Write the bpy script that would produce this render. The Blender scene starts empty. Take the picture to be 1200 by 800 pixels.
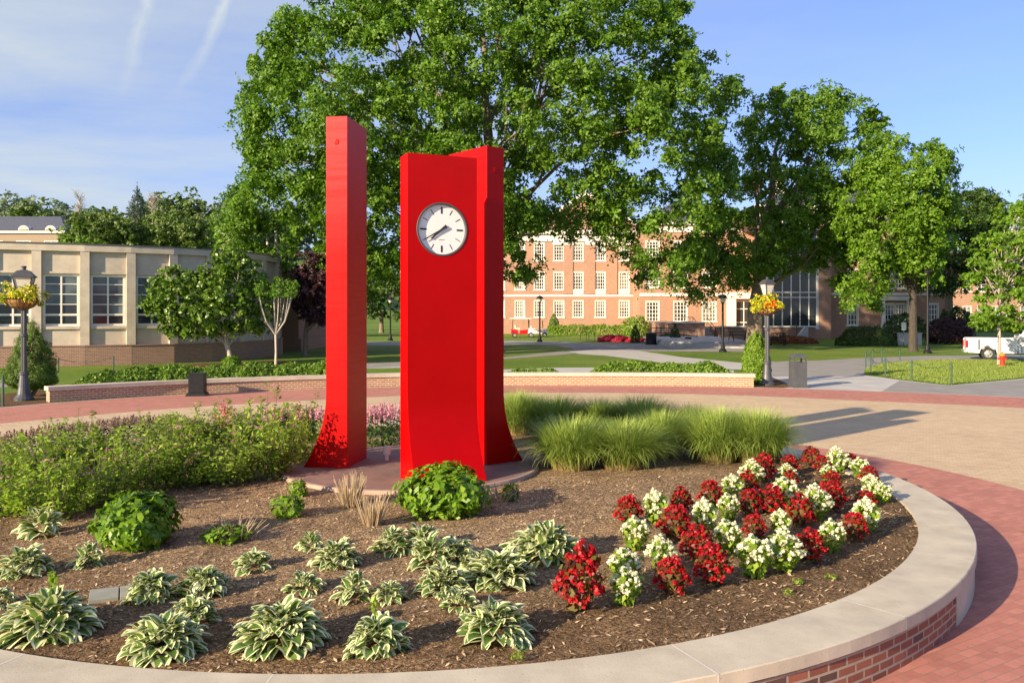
import bpy, math, random
import numpy as np
from mathutils import Vector, Matrix

R = math.radians
SC = bpy.context.scene
COL = SC.collection

# ------------------------------------------------------------------ camera, sky, sun, exposure
CAM_H = 2.8
cam_d = bpy.data.cameras.new('camera')
cam_d.lens = 30.0
cam_d.sensor_width = 36.0
cam_d.shift_y = -34 / 1200
cam_d.clip_end = 3000
cam = bpy.data.objects.new('camera', cam_d)
cam.location = (0, 0, CAM_H)
cam.rotation_euler = (R(90), 0, 0)
COL.objects.link(cam)
SC.camera = cam

SUN_AZ = 41.5        # direction in which shadows fall, from +X towards +Y
SUN_EL = 18.7
sd = bpy.data.lights.new('sun', 'SUN')
sd.energy = 5.0
sd.angle = R(0.5)
sd.color = (1.0, 0.81, 0.56)
sun = bpy.data.objects.new('sun', sd)
COL.objects.link(sun)
_l = Vector((math.cos(R(SUN_AZ)) * math.cos(R(SUN_EL)), math.sin(R(SUN_AZ)) * math.cos(R(SUN_EL)), -math.sin(R(SUN_EL))))
sun.rotation_euler = _l.to_track_quat('-Z', 'Y').to_euler()

SC.view_settings.view_transform = 'Standard'
SC.view_settings.look = 'None'
SC.view_settings.exposure = 1.08
SC.view_settings.gamma = 1.0
SC.view_settings.use_curve_mapping = False

SKY_STRENGTH = 0.15
world = bpy.data.worlds.new('World')
SC.world = world
world.use_nodes = True


class NT:
    """small helper round a node tree"""
    def __init__(self, nt):
        self.nt = nt

    def n(self, kind, **kw):
        x = self.nt.nodes.new('ShaderNode' + kind)
        for k, v in kw.items():
            if k.startswith('i_'):
                x.inputs[k[2:].replace('_', ' ')].default_value = v
            else:
                setattr(x, k, v)
        return x

    def l(self, a, b):
        self.nt.links.new(a, b)

    def val(self, sock, v):
        if hasattr(v, 'is_linked') or hasattr(v, 'links'):
            self.l(v, sock)
        else:
            sock.default_value = v

    def math(self, op, a, b=0.0, c=0.0, clamp=False):
        m = self.n('Math', operation=op, use_clamp=clamp)
        self.val(m.inputs[0], a)
        self.val(m.inputs[1], b)
        if len(m.inputs) > 2:
            self.val(m.inputs[2], c)
        return m.outputs[0]

    def mix(self, fac, a, b, mode='MIX'):
        m = self.n('Mix', data_type='RGBA', blend_type=mode)
        self.val(m.inputs[0], fac)
        for s, v in ((m.inputs[6], a), (m.inputs[7], b)):
            if isinstance(v, tuple):
                s.default_value = (*v[:3], 1)
            else:
                self.l(v, s)
        return m.outputs[2]

    def ramp(self, fac, stops):
        r = self.n('ValToRGB')
        el = r.color_ramp.elements
        while len(el) < len(stops):
            el.new(0.5)
        for e, (p, c) in zip(el, stops):
            e.position = p
            e.color = (*c[:3], 1) if isinstance(c, tuple) else (c, c, c, 1)
        self.l(fac, r.inputs[0])
        return r.outputs[0]

    def noise(self, scale, vec=None, detail=4, rough=0.55, out=0):
        t = self.n('TexNoise')
        t.inputs['Scale'].default_value = scale
        t.inputs['Detail'].default_value = detail
        t.inputs['Roughness'].default_value = rough
        if vec is not None:
            self.l(vec, t.inputs['Vector'])
        return t.outputs[out]


def build_world():
    nt = world.node_tree
    nt.nodes.clear()
    T = NT(nt)
    sky = T.n('TexSky', sky_type='NISHITA')
    sky.sun_disc = False
    sky.sun_elevation = R(SUN_EL)
    sky.sun_rotation = R(270 - SUN_AZ)
    sky.air_density = 1.0
    sky.dust_density = 1.0
    sky.ozone_density = 2.0
    geo = T.n('TexCoord')
    sx = T.n('SeparateXYZ')
    T.l(geo.outputs['Generated'], sx.inputs[0])
    X, Y, Z = sx.outputs
    # cirrus: noise on a flat layer high above
    zc = T.math('MAXIMUM', Z, 0.06)
    u = T.math('DIVIDE', X, zc)
    v = T.math('DIVIDE', Y, zc)
    cv = T.n('CombineXYZ')
    T.l(u, cv.inputs[0]); T.l(v, cv.inputs[1])
    mp = T.n('Mapping')
    mp.inputs['Rotation'].default_value = (0, 0, R(55))
    mp.inputs['Scale'].default_value = (0.45, 0.62, 1)
    T.l(cv.outputs[0], mp.inputs[0])
    n1 = T.noise(1.0, mp.outputs[0], 8, 0.60)
    n2 = T.noise(0.35, cv.outputs[0], 3, 0.5)
    c = T.math('ADD', n1, T.math('MULTIPLY', n2, 0.55))
    cl = T.ramp(c, [(0.42, 0.05), (0.98, 0.9)])
    # less cloud to the right of the tree than to the left
    side = T.math('MULTIPLY_ADD', X, -0.75, 0.62, clamp=True)
    cl = T.math('MULTIPLY', cl, side)
    # two aircraft trails on the dome north-west of the camera
    yc = T.math('MAXIMUM', Y, 0.05)
    p = T.math('DIVIDE', X, yc)
    q = T.math('DIVIDE', Z, yc)
    wob = T.noise(14, geo.outputs['Generated'], 4, 0.6)
    wob2 = T.noise(45, geo.outputs['Generated'], 4, 0.65)
    front = T.math('GREATER_THAN', Y, 0.1)
    trail = None
    for (x0, y0, x1, y1, w) in ((178, -10, 141, 120, 0.0075), (272, -10, 203, 120, 0.0065)):
        p0, q0, p1, q1 = (x0 - 600) / 1000, (366 - y0) / 1000, (x1 - 600) / 1000, (366 - y1) / 1000
        # p as a function of q
        k = (p1 - p0) / (q1 - q0)
        line = T.math('MULTIPLY_ADD', q, k, p0 - k * q0)
        d = T.math('ABSOLUTE', T.math('ADD', T.math('SUBTRACT', p, line), T.math('MULTIPLY_ADD', wob, 0.022, -0.011)))
        a = T.math('SUBTRACT', 1.0, T.math('DIVIDE', d, T.math('MULTIPLY_ADD', wob2, w * 2.2, w * 0.5)), clamp=True)
        fade = T.math('MULTIPLY_ADD', q, 9.0, -9.0 * (q1 + 0.0), clamp=True)
        a = T.math('MULTIPLY', T.math('MULTIPLY', a, fade), T.math('MULTIPLY_ADD', wob2, 2.2, -0.25, clamp=True))
        trail = a if trail is None else T.math('MAXIMUM', trail, a)
    trail = T.math('MULTIPLY', trail, front)
    fac = T.math('ADD', cl, T.math('MULTIPLY', trail, T.math('MULTIPLY_ADD', cl, -0.8, 0.8)), clamp=True)
    # thin milky veil low down
    veil = T.math('MULTIPLY_ADD', Z, -2.4, 0.55, clamp=True)
    fac = T.math('MAXIMUM', fac, T.math('MAXIMUM', veil, 0.10))
    blue = T.mix(1.0, sky.outputs[0], (0.42, 0.475, 0.75), 'MULTIPLY')
    col = T.mix(fac, blue, (2.2, 2.42, 2.5))
    bg = T.n('Background')
    bg.inputs['Strength'].default_value = SKY_STRENGTH
    T.l(col, bg.inputs[0])
    out = T.n('OutputWorld')
    T.l(bg.outputs[0], out.inputs[0])


build_world()

# ------------------------------------------------------------------ conversions: photograph direction -> place
def G(px, py, h=CAM_H):
    y = h * 1000 / (py - 366)
    return ((px - 600) / 1000 * y, y)


def FX(px, y):
    return (px - 600) / 1000 * y


def FZ(py, y):
    return CAM_H - (py - 366) / 1000 * y


SOIL = 0.40
def S(px, py):           # a spot on the planter soil
    x, y = G(px, py, CAM_H - SOIL)
    return (x, y, SOIL)


# ------------------------------------------------------------------ object helpers
def tag(o, label=None, cat=None, group=None, kind=None):
    if label: o['label'] = label
    if cat: o['category'] = cat
    if group: o['group'] = group
    if kind: o['kind'] = kind
    return o


def thing(name, label, cat, loc=(0, 0, 0), rz=0, group=None):
    o = bpy.data.objects.new(name, None)
    o.empty_display_size = 0.2
    COL.objects.link(o)
    o.location = loc
    o.rotation_euler = (0, 0, rz)
    return tag(o, label, cat, group)


def dup(o, loc=None, rz=None, scale=None, label=None, parent=None):
    c = o.copy()
    COL.objects.link(c)
    if parent: c.parent = parent
    if loc is not None: c.location = loc
    if rz is not None: c.rotation_euler = (0, 0, rz)
    if scale is not None:
        c.scale = (scale,) * 3 if not isinstance(scale, (tuple, list)) else scale
    if label: c['label'] = label
    for ch in list(o.children):
        dup(ch, parent=c)
    return c


def link(name, me, mat=None, parent=None, loc=None):
    o = bpy.data.objects.new(name, me)
    COL.objects.link(o)
    if mat and not me.materials: me.materials.append(mat)
    if parent: o.parent = parent
    if loc is not None: o.location = loc
    return o


def np_mesh(name, V, F, mat=None, uv=None, smooth=False):
    """V (n,3); F (m,k) constant size faces; uv per vertex (n,2)"""
    V = np.asarray(V, dtype=np.float32); F = np.asarray(F, dtype=np.int32)
    me = bpy.data.meshes.new(name)
    k = F.shape[1]
    me.vertices.add(len(V)); me.vertices.foreach_set('co', V.ravel())
    me.loops.add(F.size); me.loops.foreach_set('vertex_index', F.ravel())
    me.polygons.add(len(F))
    me.polygons.foreach_set('loop_start', np.arange(0, F.size, k, dtype=np.int32))
    me.polygons.foreach_set('loop_total', np.full(len(F), k, dtype=np.int32))
    if smooth:
        me.polygons.foreach_set('use_smooth', np.ones(len(F), dtype=bool))
    if uv is not None:
        l = me.uv_layers.new(name='UVMap')
        l.data.foreach_set('uv', np.asarray(uv, dtype=np.float32)[F.ravel()].ravel())
    me.update(calc_edges=True)
    me.validate()
    if mat: me.materials.append(mat)
    return me


class MB:
    def __init__(self):
        self.v, self.f, self.uv = [], [], []

    def face(self, pts, uv=None):
        i = len(self.v)
        self.v += [tuple(p) for p in pts]
        self.f.append(tuple(range(i, i + len(pts))))
        if uv is None:
            a, b, c = Vector(pts[0]), Vector(pts[1]), Vector(pts[2])
            n = (b - a).cross(c - b)
            n = n.normalized() if n.length > 1e-12 else Vector((0, 0, 1))
            if abs(n.z) > 0.7:
                uv = [(p[0], p[1]) for p in pts]
            else:
                t = Vector((-n.y, n.x, 0)).normalized()
                uv = [(p[0] * t.x + p[1] * t.y, p[2]) for p in pts]
        self.uv.append(list(uv))
        return self

    def box(self, c, s, rz=0, top=None):
        """c centre, s full size; top = (sx, sy) scale of the upper face"""
        hx, hy, hz = s[0] / 2, s[1] / 2, s[2] / 2
        tx, ty = top or (1, 1)
        P = [(-hx, -hy, -hz), (hx, -hy, -hz), (hx, hy, -hz), (-hx, hy, -hz),
             (-hx * tx, -hy * ty, hz), (hx * tx, -hy * ty, hz), (hx * tx, hy * ty, hz), (-hx * tx, hy * ty, hz)]
        co, si = math.cos(rz), math.sin(rz)
        P = [(c[0] + x * co - y * si, c[1] + x * si + y * co, c[2] + z) for x, y, z in P]
        for q in ((0, 3, 2, 1), (4, 5, 6, 7), (0, 1, 5, 4), (1, 2, 6, 5), (2, 3, 7, 6), (3, 0, 4, 7)):
            self.face([P[k] for k in q])
        return self

    def b(self, x0, x1, y0, y1, z0, z1):
        return self.box(((x0 + x1) / 2, (y0 + y1) / 2, (z0 + z1) / 2), (x1 - x0, y1 - y0, z1 - z0))

    def lathe(self, prof, n=16, c=(0, 0, 0)):
        for (r0, z0), (r1, z1) in zip(prof[:-1], prof[1:]):
            for k in range(n):
                a0, a1 = 2 * math.pi * k / n, 2 * math.pi * (k + 1) / n
                q = [(c[0] + r0 * math.cos(a0), c[1] + r0 * math.sin(a0), c[2] + z0), (c[0] + r0 * math.cos(a1), c[1] + r0 * math.sin(a1), c[2] + z0),
                     (c[0] + r1 * math.cos(a1), c[1] + r1 * math.sin(a1), c[2] + z1), (c[0] + r1 * math.cos(a0), c[1] + r1 * math.sin(a0), c[2] + z1)]
                if r0 < 1e-6: q = [q[0], q[2], q[3]]
                elif r1 < 1e-6: q = [q[0], q[1], q[2]]
                uu = [(0.5 + 0.5 * math.cos(a0), z0), (0.5, z0), (0.5, z1), (0.5, z1)][:len(q)]
                rr = max(r0, r1)
                uu = [(rr * a0, z0), (rr * a1, z0), (rr * a1, z1), (rr * a0, z1)]
                if len(q) == 3: uu = uu[:3]
                self.face(q, uu)
        return self

    def tube(self, pts, rad, n=6):
        pts = [Vector(p) for p in pts]
        if not isinstance(rad, (list, tuple)): rad = [rad] * len(pts)
        rings = []
        u = None
        for i, p in enumerate(pts):
            d = (pts[min(i + 1, len(pts) - 1)] - pts[max(i - 1, 0)])
            if d.length < 1e-9: d = Vector((0, 0, 1))
            d.normalize()
            if u is None:
                u = d.cross(Vector((0.31, 0.95, 0.1)))
                if u.length < 0.1: u = d.cross(Vector((1, 0, 0)))
            u = (u - d * u.dot(d)).normalized()
            w = d.cross(u)
            rings.append([p + (u * math.cos(2 * math.pi * k / n) + w * math.sin(2 * math.pi * k / n)) * rad[i] for k in range(n)])
        L = 0
        for i in range(len(rings) - 1):
            L1 = L + (pts[i + 1] - pts[i]).length
            for k in range(n):
                k1 = (k + 1) % n
                self.face([rings[i][k], rings[i][k1], rings[i + 1][k1], rings[i + 1][k]],
                          [(rad[i] * 6.28 * k / n, L), (rad[i] * 6.28 * (k + 1) / n, L), (rad[i] * 6.28 * (k + 1) / n, L1), (rad[i] * 6.28 * k / n, L1)])
            L = L1
        self.face(list(reversed(rings[0]))); self.face(rings[-1])
        return self

    def prism(self, poly, z0, z1):
        n = len(poly)
        self.face([(x, y, z1) for x, y in poly])
        self.face([(x, y, z0) for x, y in reversed(poly)])
        for i in range(n):
            a, b = poly[i], poly[(i + 1) % n]
            self.face([(a[0], a[1], z0), (b[0], b[1], z0), (b[0], b[1], z1), (a[0], a[1], z1)])
        return self

    def extrude_y(self, poly_xz, y0, y1):
        n = len(poly_xz)
        self.face([(x, y0, z) for x, z in poly_xz])
        self.face([(x, y1, z) for x, z in reversed(poly_xz)])
        for i in range(n):
            a, b = poly_xz[i], poly_xz[(i + 1) % n]
            self.face([(a[0], y0, a[1]), (a[0], y1, a[1]), (b[0], y1, b[1]), (b[0], y0, b[1])])
        return self

    def mesh(self, name, mat=None, smooth=False, weld=False, bevel=0):
        me = bpy.data.meshes.new(name)
        me.from_pydata(self.v, [], self.f)
        l = me.uv_layers.new(name='UVMap')
        l.data.foreach_set('uv', np.array([c for f in self.uv for c in f], dtype=np.float32).ravel())
        if weld or bevel:
            import bmesh
            bm = bmesh.new(); bm.from_mesh(me)
            bmesh.ops.remove_doubles(bm, verts=bm.verts, dist=1e-5)
            bmesh.ops.recalc_face_normals(bm, faces=bm.faces)
            if bevel:
                ed = [e for e in bm.edges if len(e.link_faces) == 2 and e.calc_face_angle(0) > 0.5]
                bmesh.ops.bevel(bm, geom=ed, offset=bevel, segments=2, affect='EDGES', profile=0.6)
            bm.to_mesh(me); bm.free()
        if smooth:
            me.polygons.foreach_set('use_smooth', np.ones(len(me.polygons), dtype=bool))
        me.update()
        if mat: me.materials.append(mat)
        return me

    def build(self, name, mat=None, parent=None, smooth=False, weld=False, bevel=0, loc=None):
        return link(name, self.mesh(name, mat, smooth, weld, bevel), None, parent, loc)


def struct(o, **kw):
    o['kind'] = 'structure'
    return o


# ------------------------------------------------------------------ materials
MATS = {}
def mat(name):
    m = bpy.data.materials.new(name)
    m.use_nodes = True
    m.node_tree.nodes.clear()
    T = NT(m.node_tree)
    out = T.n('OutputMaterial')
    b = T.n('BsdfPrincipled')
    T.l(b.outputs[0], out.inputs[0])
    return m, T, b, out


def plain(name, col, rough=0.6, metal=0.0, var=0.12, scale=6, bump=0.0, bscale=60, spec=0.5, coat=0):
    m, T, b, out = mat(name)
    tc = T.n('TexCoord').outputs['Object']
    n = T.noise(scale, tc, 5, 0.6)
    lo = tuple(c * (1 - var) for c in col); hi = tuple(min(1, c * (1 + var)) for c in col)
    c = T.ramp(n, [(0.3, lo), (0.7, hi)])
    T.l(c, b.inputs['Base Color'])
    T.l(T.math('MULTIPLY_ADD', n, 0.2, rough - 0.1), b.inputs['Roughness'])
    b.inputs['Metallic'].default_value = metal
    b.inputs['Specular IOR Level'].default_value = spec
    if coat: b.inputs['Coat Weight'].default_value = coat
    if bump:
        bp = T.n('Bump'); bp.inputs['Strength'].default_value = bump; bp.inputs['Distance'].default_value = 0.01
        T.l(T.noise(bscale, tc, 5, 0.65), bp.inputs['Height']); T.l(bp.outputs[0], b.inputs['Normal'])
    return m


def bricks(name, c1, c2, mortar, bw=0.215, bh=0.075, msize=0.01, uv=True, rot=0.0, bump=0.5, rough=0.85, stain=0.25, sq=0.5, dark=None):
    m, T, b, out = mat(name)
    tc = T.n('TexCoord')
    mp = T.n('Mapping'); mp.inputs['Rotation'].default_value = (0, 0, rot)
    T.l(tc.outputs['UV' if uv else 'Object'], mp.inputs[0])
    br = T.n('TexBrick')
    br.offset = sq
    br.inputs['Scale'].default_value = 1
    br.inputs['Brick Width'].default_value = bw
    br.inputs['Row Height'].default_value = bh
    br.inputs['Mortar Size'].default_value = msize
    br.inputs['Mortar Smooth'].default_value = 0.2
    br.inputs['Bias'].default_value = 0.0
    br.inputs['Color1'].default_value = (*c1, 1); br.inputs['Color2'].default_value = (*c2, 1); br.inputs['Mortar'].default_value = (*mortar, 1)
    T.l(mp.outputs[0], br.inputs['Vector'])
    n = T.noise(0.6, tc.outputs['Object'], 6, 0.6)
    n2 = T.noise(9, tc.outputs['Object'], 5, 0.65)
    k = T.math('MULTIPLY_ADD', T.math('ADD', n, n2), stain * 1.6, 1 - stain * 1.6)
    c = T.mix(1.0, br.outputs[0], k, 'MULTIPLY')
    if dark:
        # a few burnt bricks among the red ones
        br2 = T.n('TexBrick'); br2.offset = sq
        for i in ('Scale', 'Brick Width', 'Row Height', 'Mortar Size'):
            br2.inputs[i].default_value = br.inputs[i].default_value
        br2.inputs['Color1'].default_value = (0, 0, 0, 1); br2.inputs['Color2'].default_value = (1, 1, 1, 1); br2.inputs['Mortar'].default_value = (0, 0, 0, 1)
        T.l(mp.outputs[0], br2.inputs['Vector'])
        f = T.ramp(br2.outputs[0], [(0.78, 0.0), (0.84, 0.8)])
        c = T.mix(f, c, dark)
    T.l(c, b.inputs['Base Color'])
    b.inputs['Roughness'].default_value = rough
    bp = T.n('Bump'); bp.inputs['Strength'].default_value = bump; bp.inputs['Distance'].default_value = 0.008
    hgt = T.math('SUBTRACT', T.math('MULTIPLY', T.noise(70, tc.outputs['Object'], 4, 0.6), 0.5), br.outputs['Fac'])
    T.l(hgt, bp.inputs['Height']); T.l(bp.outputs[0], b.inputs['Normal'])
    return m


def leafmat(name, cols, transl=0.35, rough=0.5, spec=0.35):
    """cols: darker .. lighter leaf colours of the plant, chosen per leaf"""
    m, T, b, out = mat(name)
    g = T.n('NewGeometry')
    st = [(i / max(1, len(cols) - 1), c) for i, c in enumerate(cols)]
    c = T.ramp(g.outputs['Random Per Island'], st)
    n = T.noise(0.9, T.n('TexCoord').outputs['Object'], 3, 0.5)
    c = T.mix(1.0, c, T.math('MULTIPLY_ADD', n, 0.7, 0.65), 'MULTIPLY')
    T.l(c, b.inputs['Base Color'])
    b.inputs['Roughness'].default_value = rough
    b.inputs['Specular IOR Level'].default_value = spec
    tr = T.n('BsdfTranslucent')
    c2 = T.mix(1.0, c, (1.05, 1.25, 0.5), 'MULTIPLY')
    T.l(c2, tr.inputs['Color'])
    mx = T.n('MixShader'); mx.inputs[0].default_value = transl
    T.l(b.outputs[0], mx.inputs[1]); T.l(tr.outputs[0], mx.inputs[2]); T.l(mx.outputs[0], out.inputs[0])
    return m


def hostamat():
    m, T, b, out = mat('hosta_leaf')
    uvn = T.n('TexCoord').outputs['UV']
    s = T.n('SeparateXYZ'); T.l(uvn, s.inputs[0])
    a = T.math('ABSOLUTE', T.math('MULTIPLY_ADD', s.outputs[0], 2.0, -1.0))
    nz = T.noise(9, uvn, 3, 0.6)
    g = T.n('NewGeometry')
    e = T.math('ADD', a, T.math('MULTIPLY_ADD', nz, 0.5, -0.25))
    e = T.math('ADD', e, T.math('MULTIPLY_ADD', g.outputs['Random Per Island'], 0.3, -0.15))
    e = T.math('ADD', e, T.math('MULTIPLY', T.math('POWER', s.outputs[1], 6.0), 0.4))
    edge = T.ramp(e, [(0.55, 0.0), (0.68, 1.0)])
    green = T.ramp(g.outputs['Random Per Island'], [(0.0, (0.07, 0.15, 0.03)), (0.6, (0.13, 0.24, 0.045)), (1.0, (0.22, 0.33, 0.075))])
    vein = T.math('MULTIPLY_ADD', T.math('SINE', T.math('MULTIPLY', s.outputs[0], 46)), 0.12, 0.95)
    green = T.mix(1.0, green, vein, 'MULTIPLY')
    c = T.mix(edge, green, (0.78, 0.77, 0.48))
    T.l(c, b.inputs['Base Color'])
    b.inputs['Roughness'].default_value = 0.45
    tr = T.n('BsdfTranslucent'); T.l(T.mix(1.0, c, (1.1, 1.15, 0.6), 'MULTIPLY'), tr.inputs['Color'])
    mx = T.n('MixShader'); mx.inputs[0].default_value = 0.25
    T.l(b.outputs[0], mx.inputs[1]); T.l(tr.outputs[0], mx.inputs[2]); T.l(mx.outputs[0], out.inputs[0])
    return m


def grassblade_mat(name, root, mid, tip):
    m, T, b, out = mat(name)
    uvn = T.n('TexCoord').outputs['UV']
    s = T.n('SeparateXYZ'); T.l(uvn, s.inputs[0])
    g = T.n('NewGeometry')
    v = T.math('ADD', s.outputs[1], T.math('MULTIPLY_ADD', g.outputs['Random Per Island'], 0.3, -0.15))
    c = T.ramp(v, [(0.05, root), (0.3, mid), (0.95, tip)])
    c = T.mix(1.0, c, T.math('MULTIPLY_ADD', g.outputs['Random Per Island'], 0.5, 0.75), 'MULTIPLY')
    T.l(c, b.inputs['Base Color']); b.inputs['Roughness'].default_value = 0.5
    tr = T.n('BsdfTranslucent'); T.l(c, tr.inputs['Color'])
    mx = T.n('MixShader'); mx.inputs[0].default_value = 0.3
    T.l(b.outputs[0], mx.inputs[1]); T.l(tr.outputs[0], mx.inputs[2]); T.l(mx.outputs[0], out.inputs[0])
    return m


def lawnmat():
    m, T, b, out = mat('lawn')
    tc = T.n('TexCoord').outputs['Object']
    n1 = T.noise(0.12, tc, 5, 0.6); n2 = T.noise(3.2, tc, 6, 0.7); n3 = T.noise(28, tc, 4, 0.7)
    f = T.math('ADD', T.math('MULTIPLY', n1, 0.45), T.math('ADD', T.math('MULTIPLY', n2, 0.3), T.math('MULTIPLY', n3, 0.25)))
    c = T.ramp(f, [(0.34, (0.065, 0.125, 0.016)), (0.5, (0.125, 0.20, 0.025)), (0.64, (0.23, 0.27, 0.05))])
    T.l(c, b.inputs['Base Color']); b.inputs['Roughness'].default_value = 0.8
    b.inputs['Specular IOR Level'].default_value = 0.15
    bp = T.n('Bump'); bp.inputs['Strength'].default_value = 0.9; bp.inputs['Distance'].default_value = 0.04
    T.l(T.noise(35, tc, 4, 0.7), bp.inputs['Height']); T.l(bp.outputs[0], b.inputs['Normal'])
    return m


def mulchmat():
    m, T, b, out = mat('mulch')
    tc = T.n('TexCoord').outputs['Object']
    v = T.n('TexVoronoi'); v.inputs['Scale'].default_value = 42; v.inputs['Randomness'].default_value = 1
    mp = T.n('Mapping'); mp.inputs['Scale'].default_value = (1, 2.2, 1); mp.inputs['Rotation'].default_value = (0, 0, 0.6)
    nz = T.n('TexNoise'); nz.inputs['Scale'].default_value = 12; T.l(tc, nz.inputs['Vector'])
    T.l(T.mix(0.25, tc, nz.outputs[1]), mp.inputs[0]); T.l(mp.outputs[0], v.inputs['Vector'])
    s = T.n('SeparateXYZ'); T.l(v.outputs['Color'], s.inputs[0])
    big = T.noise(1.1, tc, 5, 0.65)
    c = T.ramp(s.outputs[0], [(0.0, (0.09, 0.06, 0.036)), (0.5, (0.25, 0.175, 0.108)), (0.85, (0.42, 0.305, 0.19)), (1.0, (0.62, 0.48, 0.32))])
    c = T.mix(1.0, c, T.ramp(big, [(0.3, (0.75, 0.72, 0.7)), (0.7, (1.5, 1.42, 1.3))]), 'MULTIPLY')
    # fresher, darker mulch in a belt along the cap
    sp = T.n('SeparateXYZ'); T.l(tc, sp.inputs[0])
    dx = T.math('SUBTRACT', sp.outputs[0], -1.35); dy = T.math('SUBTRACT', sp.outputs[1], 12.0)
    rr = T.math('SQRT', T.math('ADD', T.math('MULTIPLY', dx, dx), T.math('MULTIPLY', dy, dy)))
    rr = T.math('ADD', rr, T.math('MULTIPLY_ADD', big, 2.2, -1.1))
    fresh = T.ramp(T.math('MULTIPLY', rr, 0.1), [(0.43, 0.0), (0.56, 0.75)])
    c = T.mix(fresh, c, T.mix(1.0, c, (0.42, 0.36, 0.31), 'MULTIPLY'))
    T.l(c, b.inputs['Base Color']); b.inputs['Roughness'].default_value = 0.95; b.inputs['Specular IOR Level'].default_value = 0.1
    bp = T.n('Bump'); bp.inputs['Strength'].default_value = 1.0; bp.inputs['Distance'].default_value = 0.03
    T.l(T.math('ADD', s.outputs[1], T.noise(25, tc, 4, 0.7)), bp.inputs['Height']); T.l(bp.outputs[0], b.inputs['Normal'])
    return m


def paintmat(name, fade):
    m, T, b, out = mat(name)
    tc = T.n('TexCoord').outputs['Object']
    n = T.noise(2.2, tc, 5, 0.6)
    mp = T.n('Mapping'); mp.inputs['Scale'].default_value = (0.6, 0.6, 9)
    T.l(tc, mp.inputs[0])
    n2 = T.noise(2.0, mp.outputs[0], 4, 0.6)
    c = T.ramp(n, [(0.3, (0.36, 0.0, 0.0005)), (0.7, (0.41, 0.0004, 0.001))])
    sp = T.n('SeparateXYZ'); T.l(tc, sp.inputs[0])
    old = T.math('MULTIPLY', T.math('MULTIPLY_ADD', sp.outputs[2], 0.36, -1.15, clamp=True), T.math('MULTIPLY_ADD', n2, 0.9, 0.1), clamp=True)
    old = T.math('MULTIPLY', old, fade)
    c = T.mix(old, c, (0.50, 0.085, 0.085))
    scuff = T.ramp(T.noise(11.0, tc, 6, 0.7), [(0.66, 0.0), (0.74, 0.35)])
    c = T.mix(scuff, c, (0.31, 0.006, 0.008))
    T.l(c, b.inputs['Base Color'])
    T.l(T.math('MULTIPLY_ADD', n2, 0.25, 0.27), b.inputs['Roughness'])
    b.inputs['Specular IOR Level'].default_value = 0.13
    bp = T.n('Bump'); bp.inputs['Strength'].default_value = 0.12; bp.inputs['Distance'].default_value = 0.01
    T.l(T.noise(30, tc, 3, 0.6), bp.inputs['Height']); T.l(bp.outputs[0], b.inputs['Normal'])
    return m


def glassmat(name, col, rough=0.06, curtain=None):
    m, T, b, out = mat(name)
    b.inputs['Base Color'].default_value = (*col, 1)
    b.inputs['Roughness'].default_value = rough
    b.inputs['Specular IOR Level'].default_value = 0.6
    tc = T.n('TexCoord').outputs['Object']
    bp = T.n('Bump'); bp.inputs['Strength'].default_value = 0.08; bp.inputs['Distance'].default_value = 0.05
    T.l(T.noise(1.3, tc, 2, 0.5), bp.inputs['Height']); T.l(bp.outputs[0], b.inputs['Normal'])
    if curtain:
        c = T.ramp(T.noise(0.7, tc, 2, 0.4), [(0.4, col), (0.65, curtain)])
        T.l(c, b.inputs['Base Color'])
    return m


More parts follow.
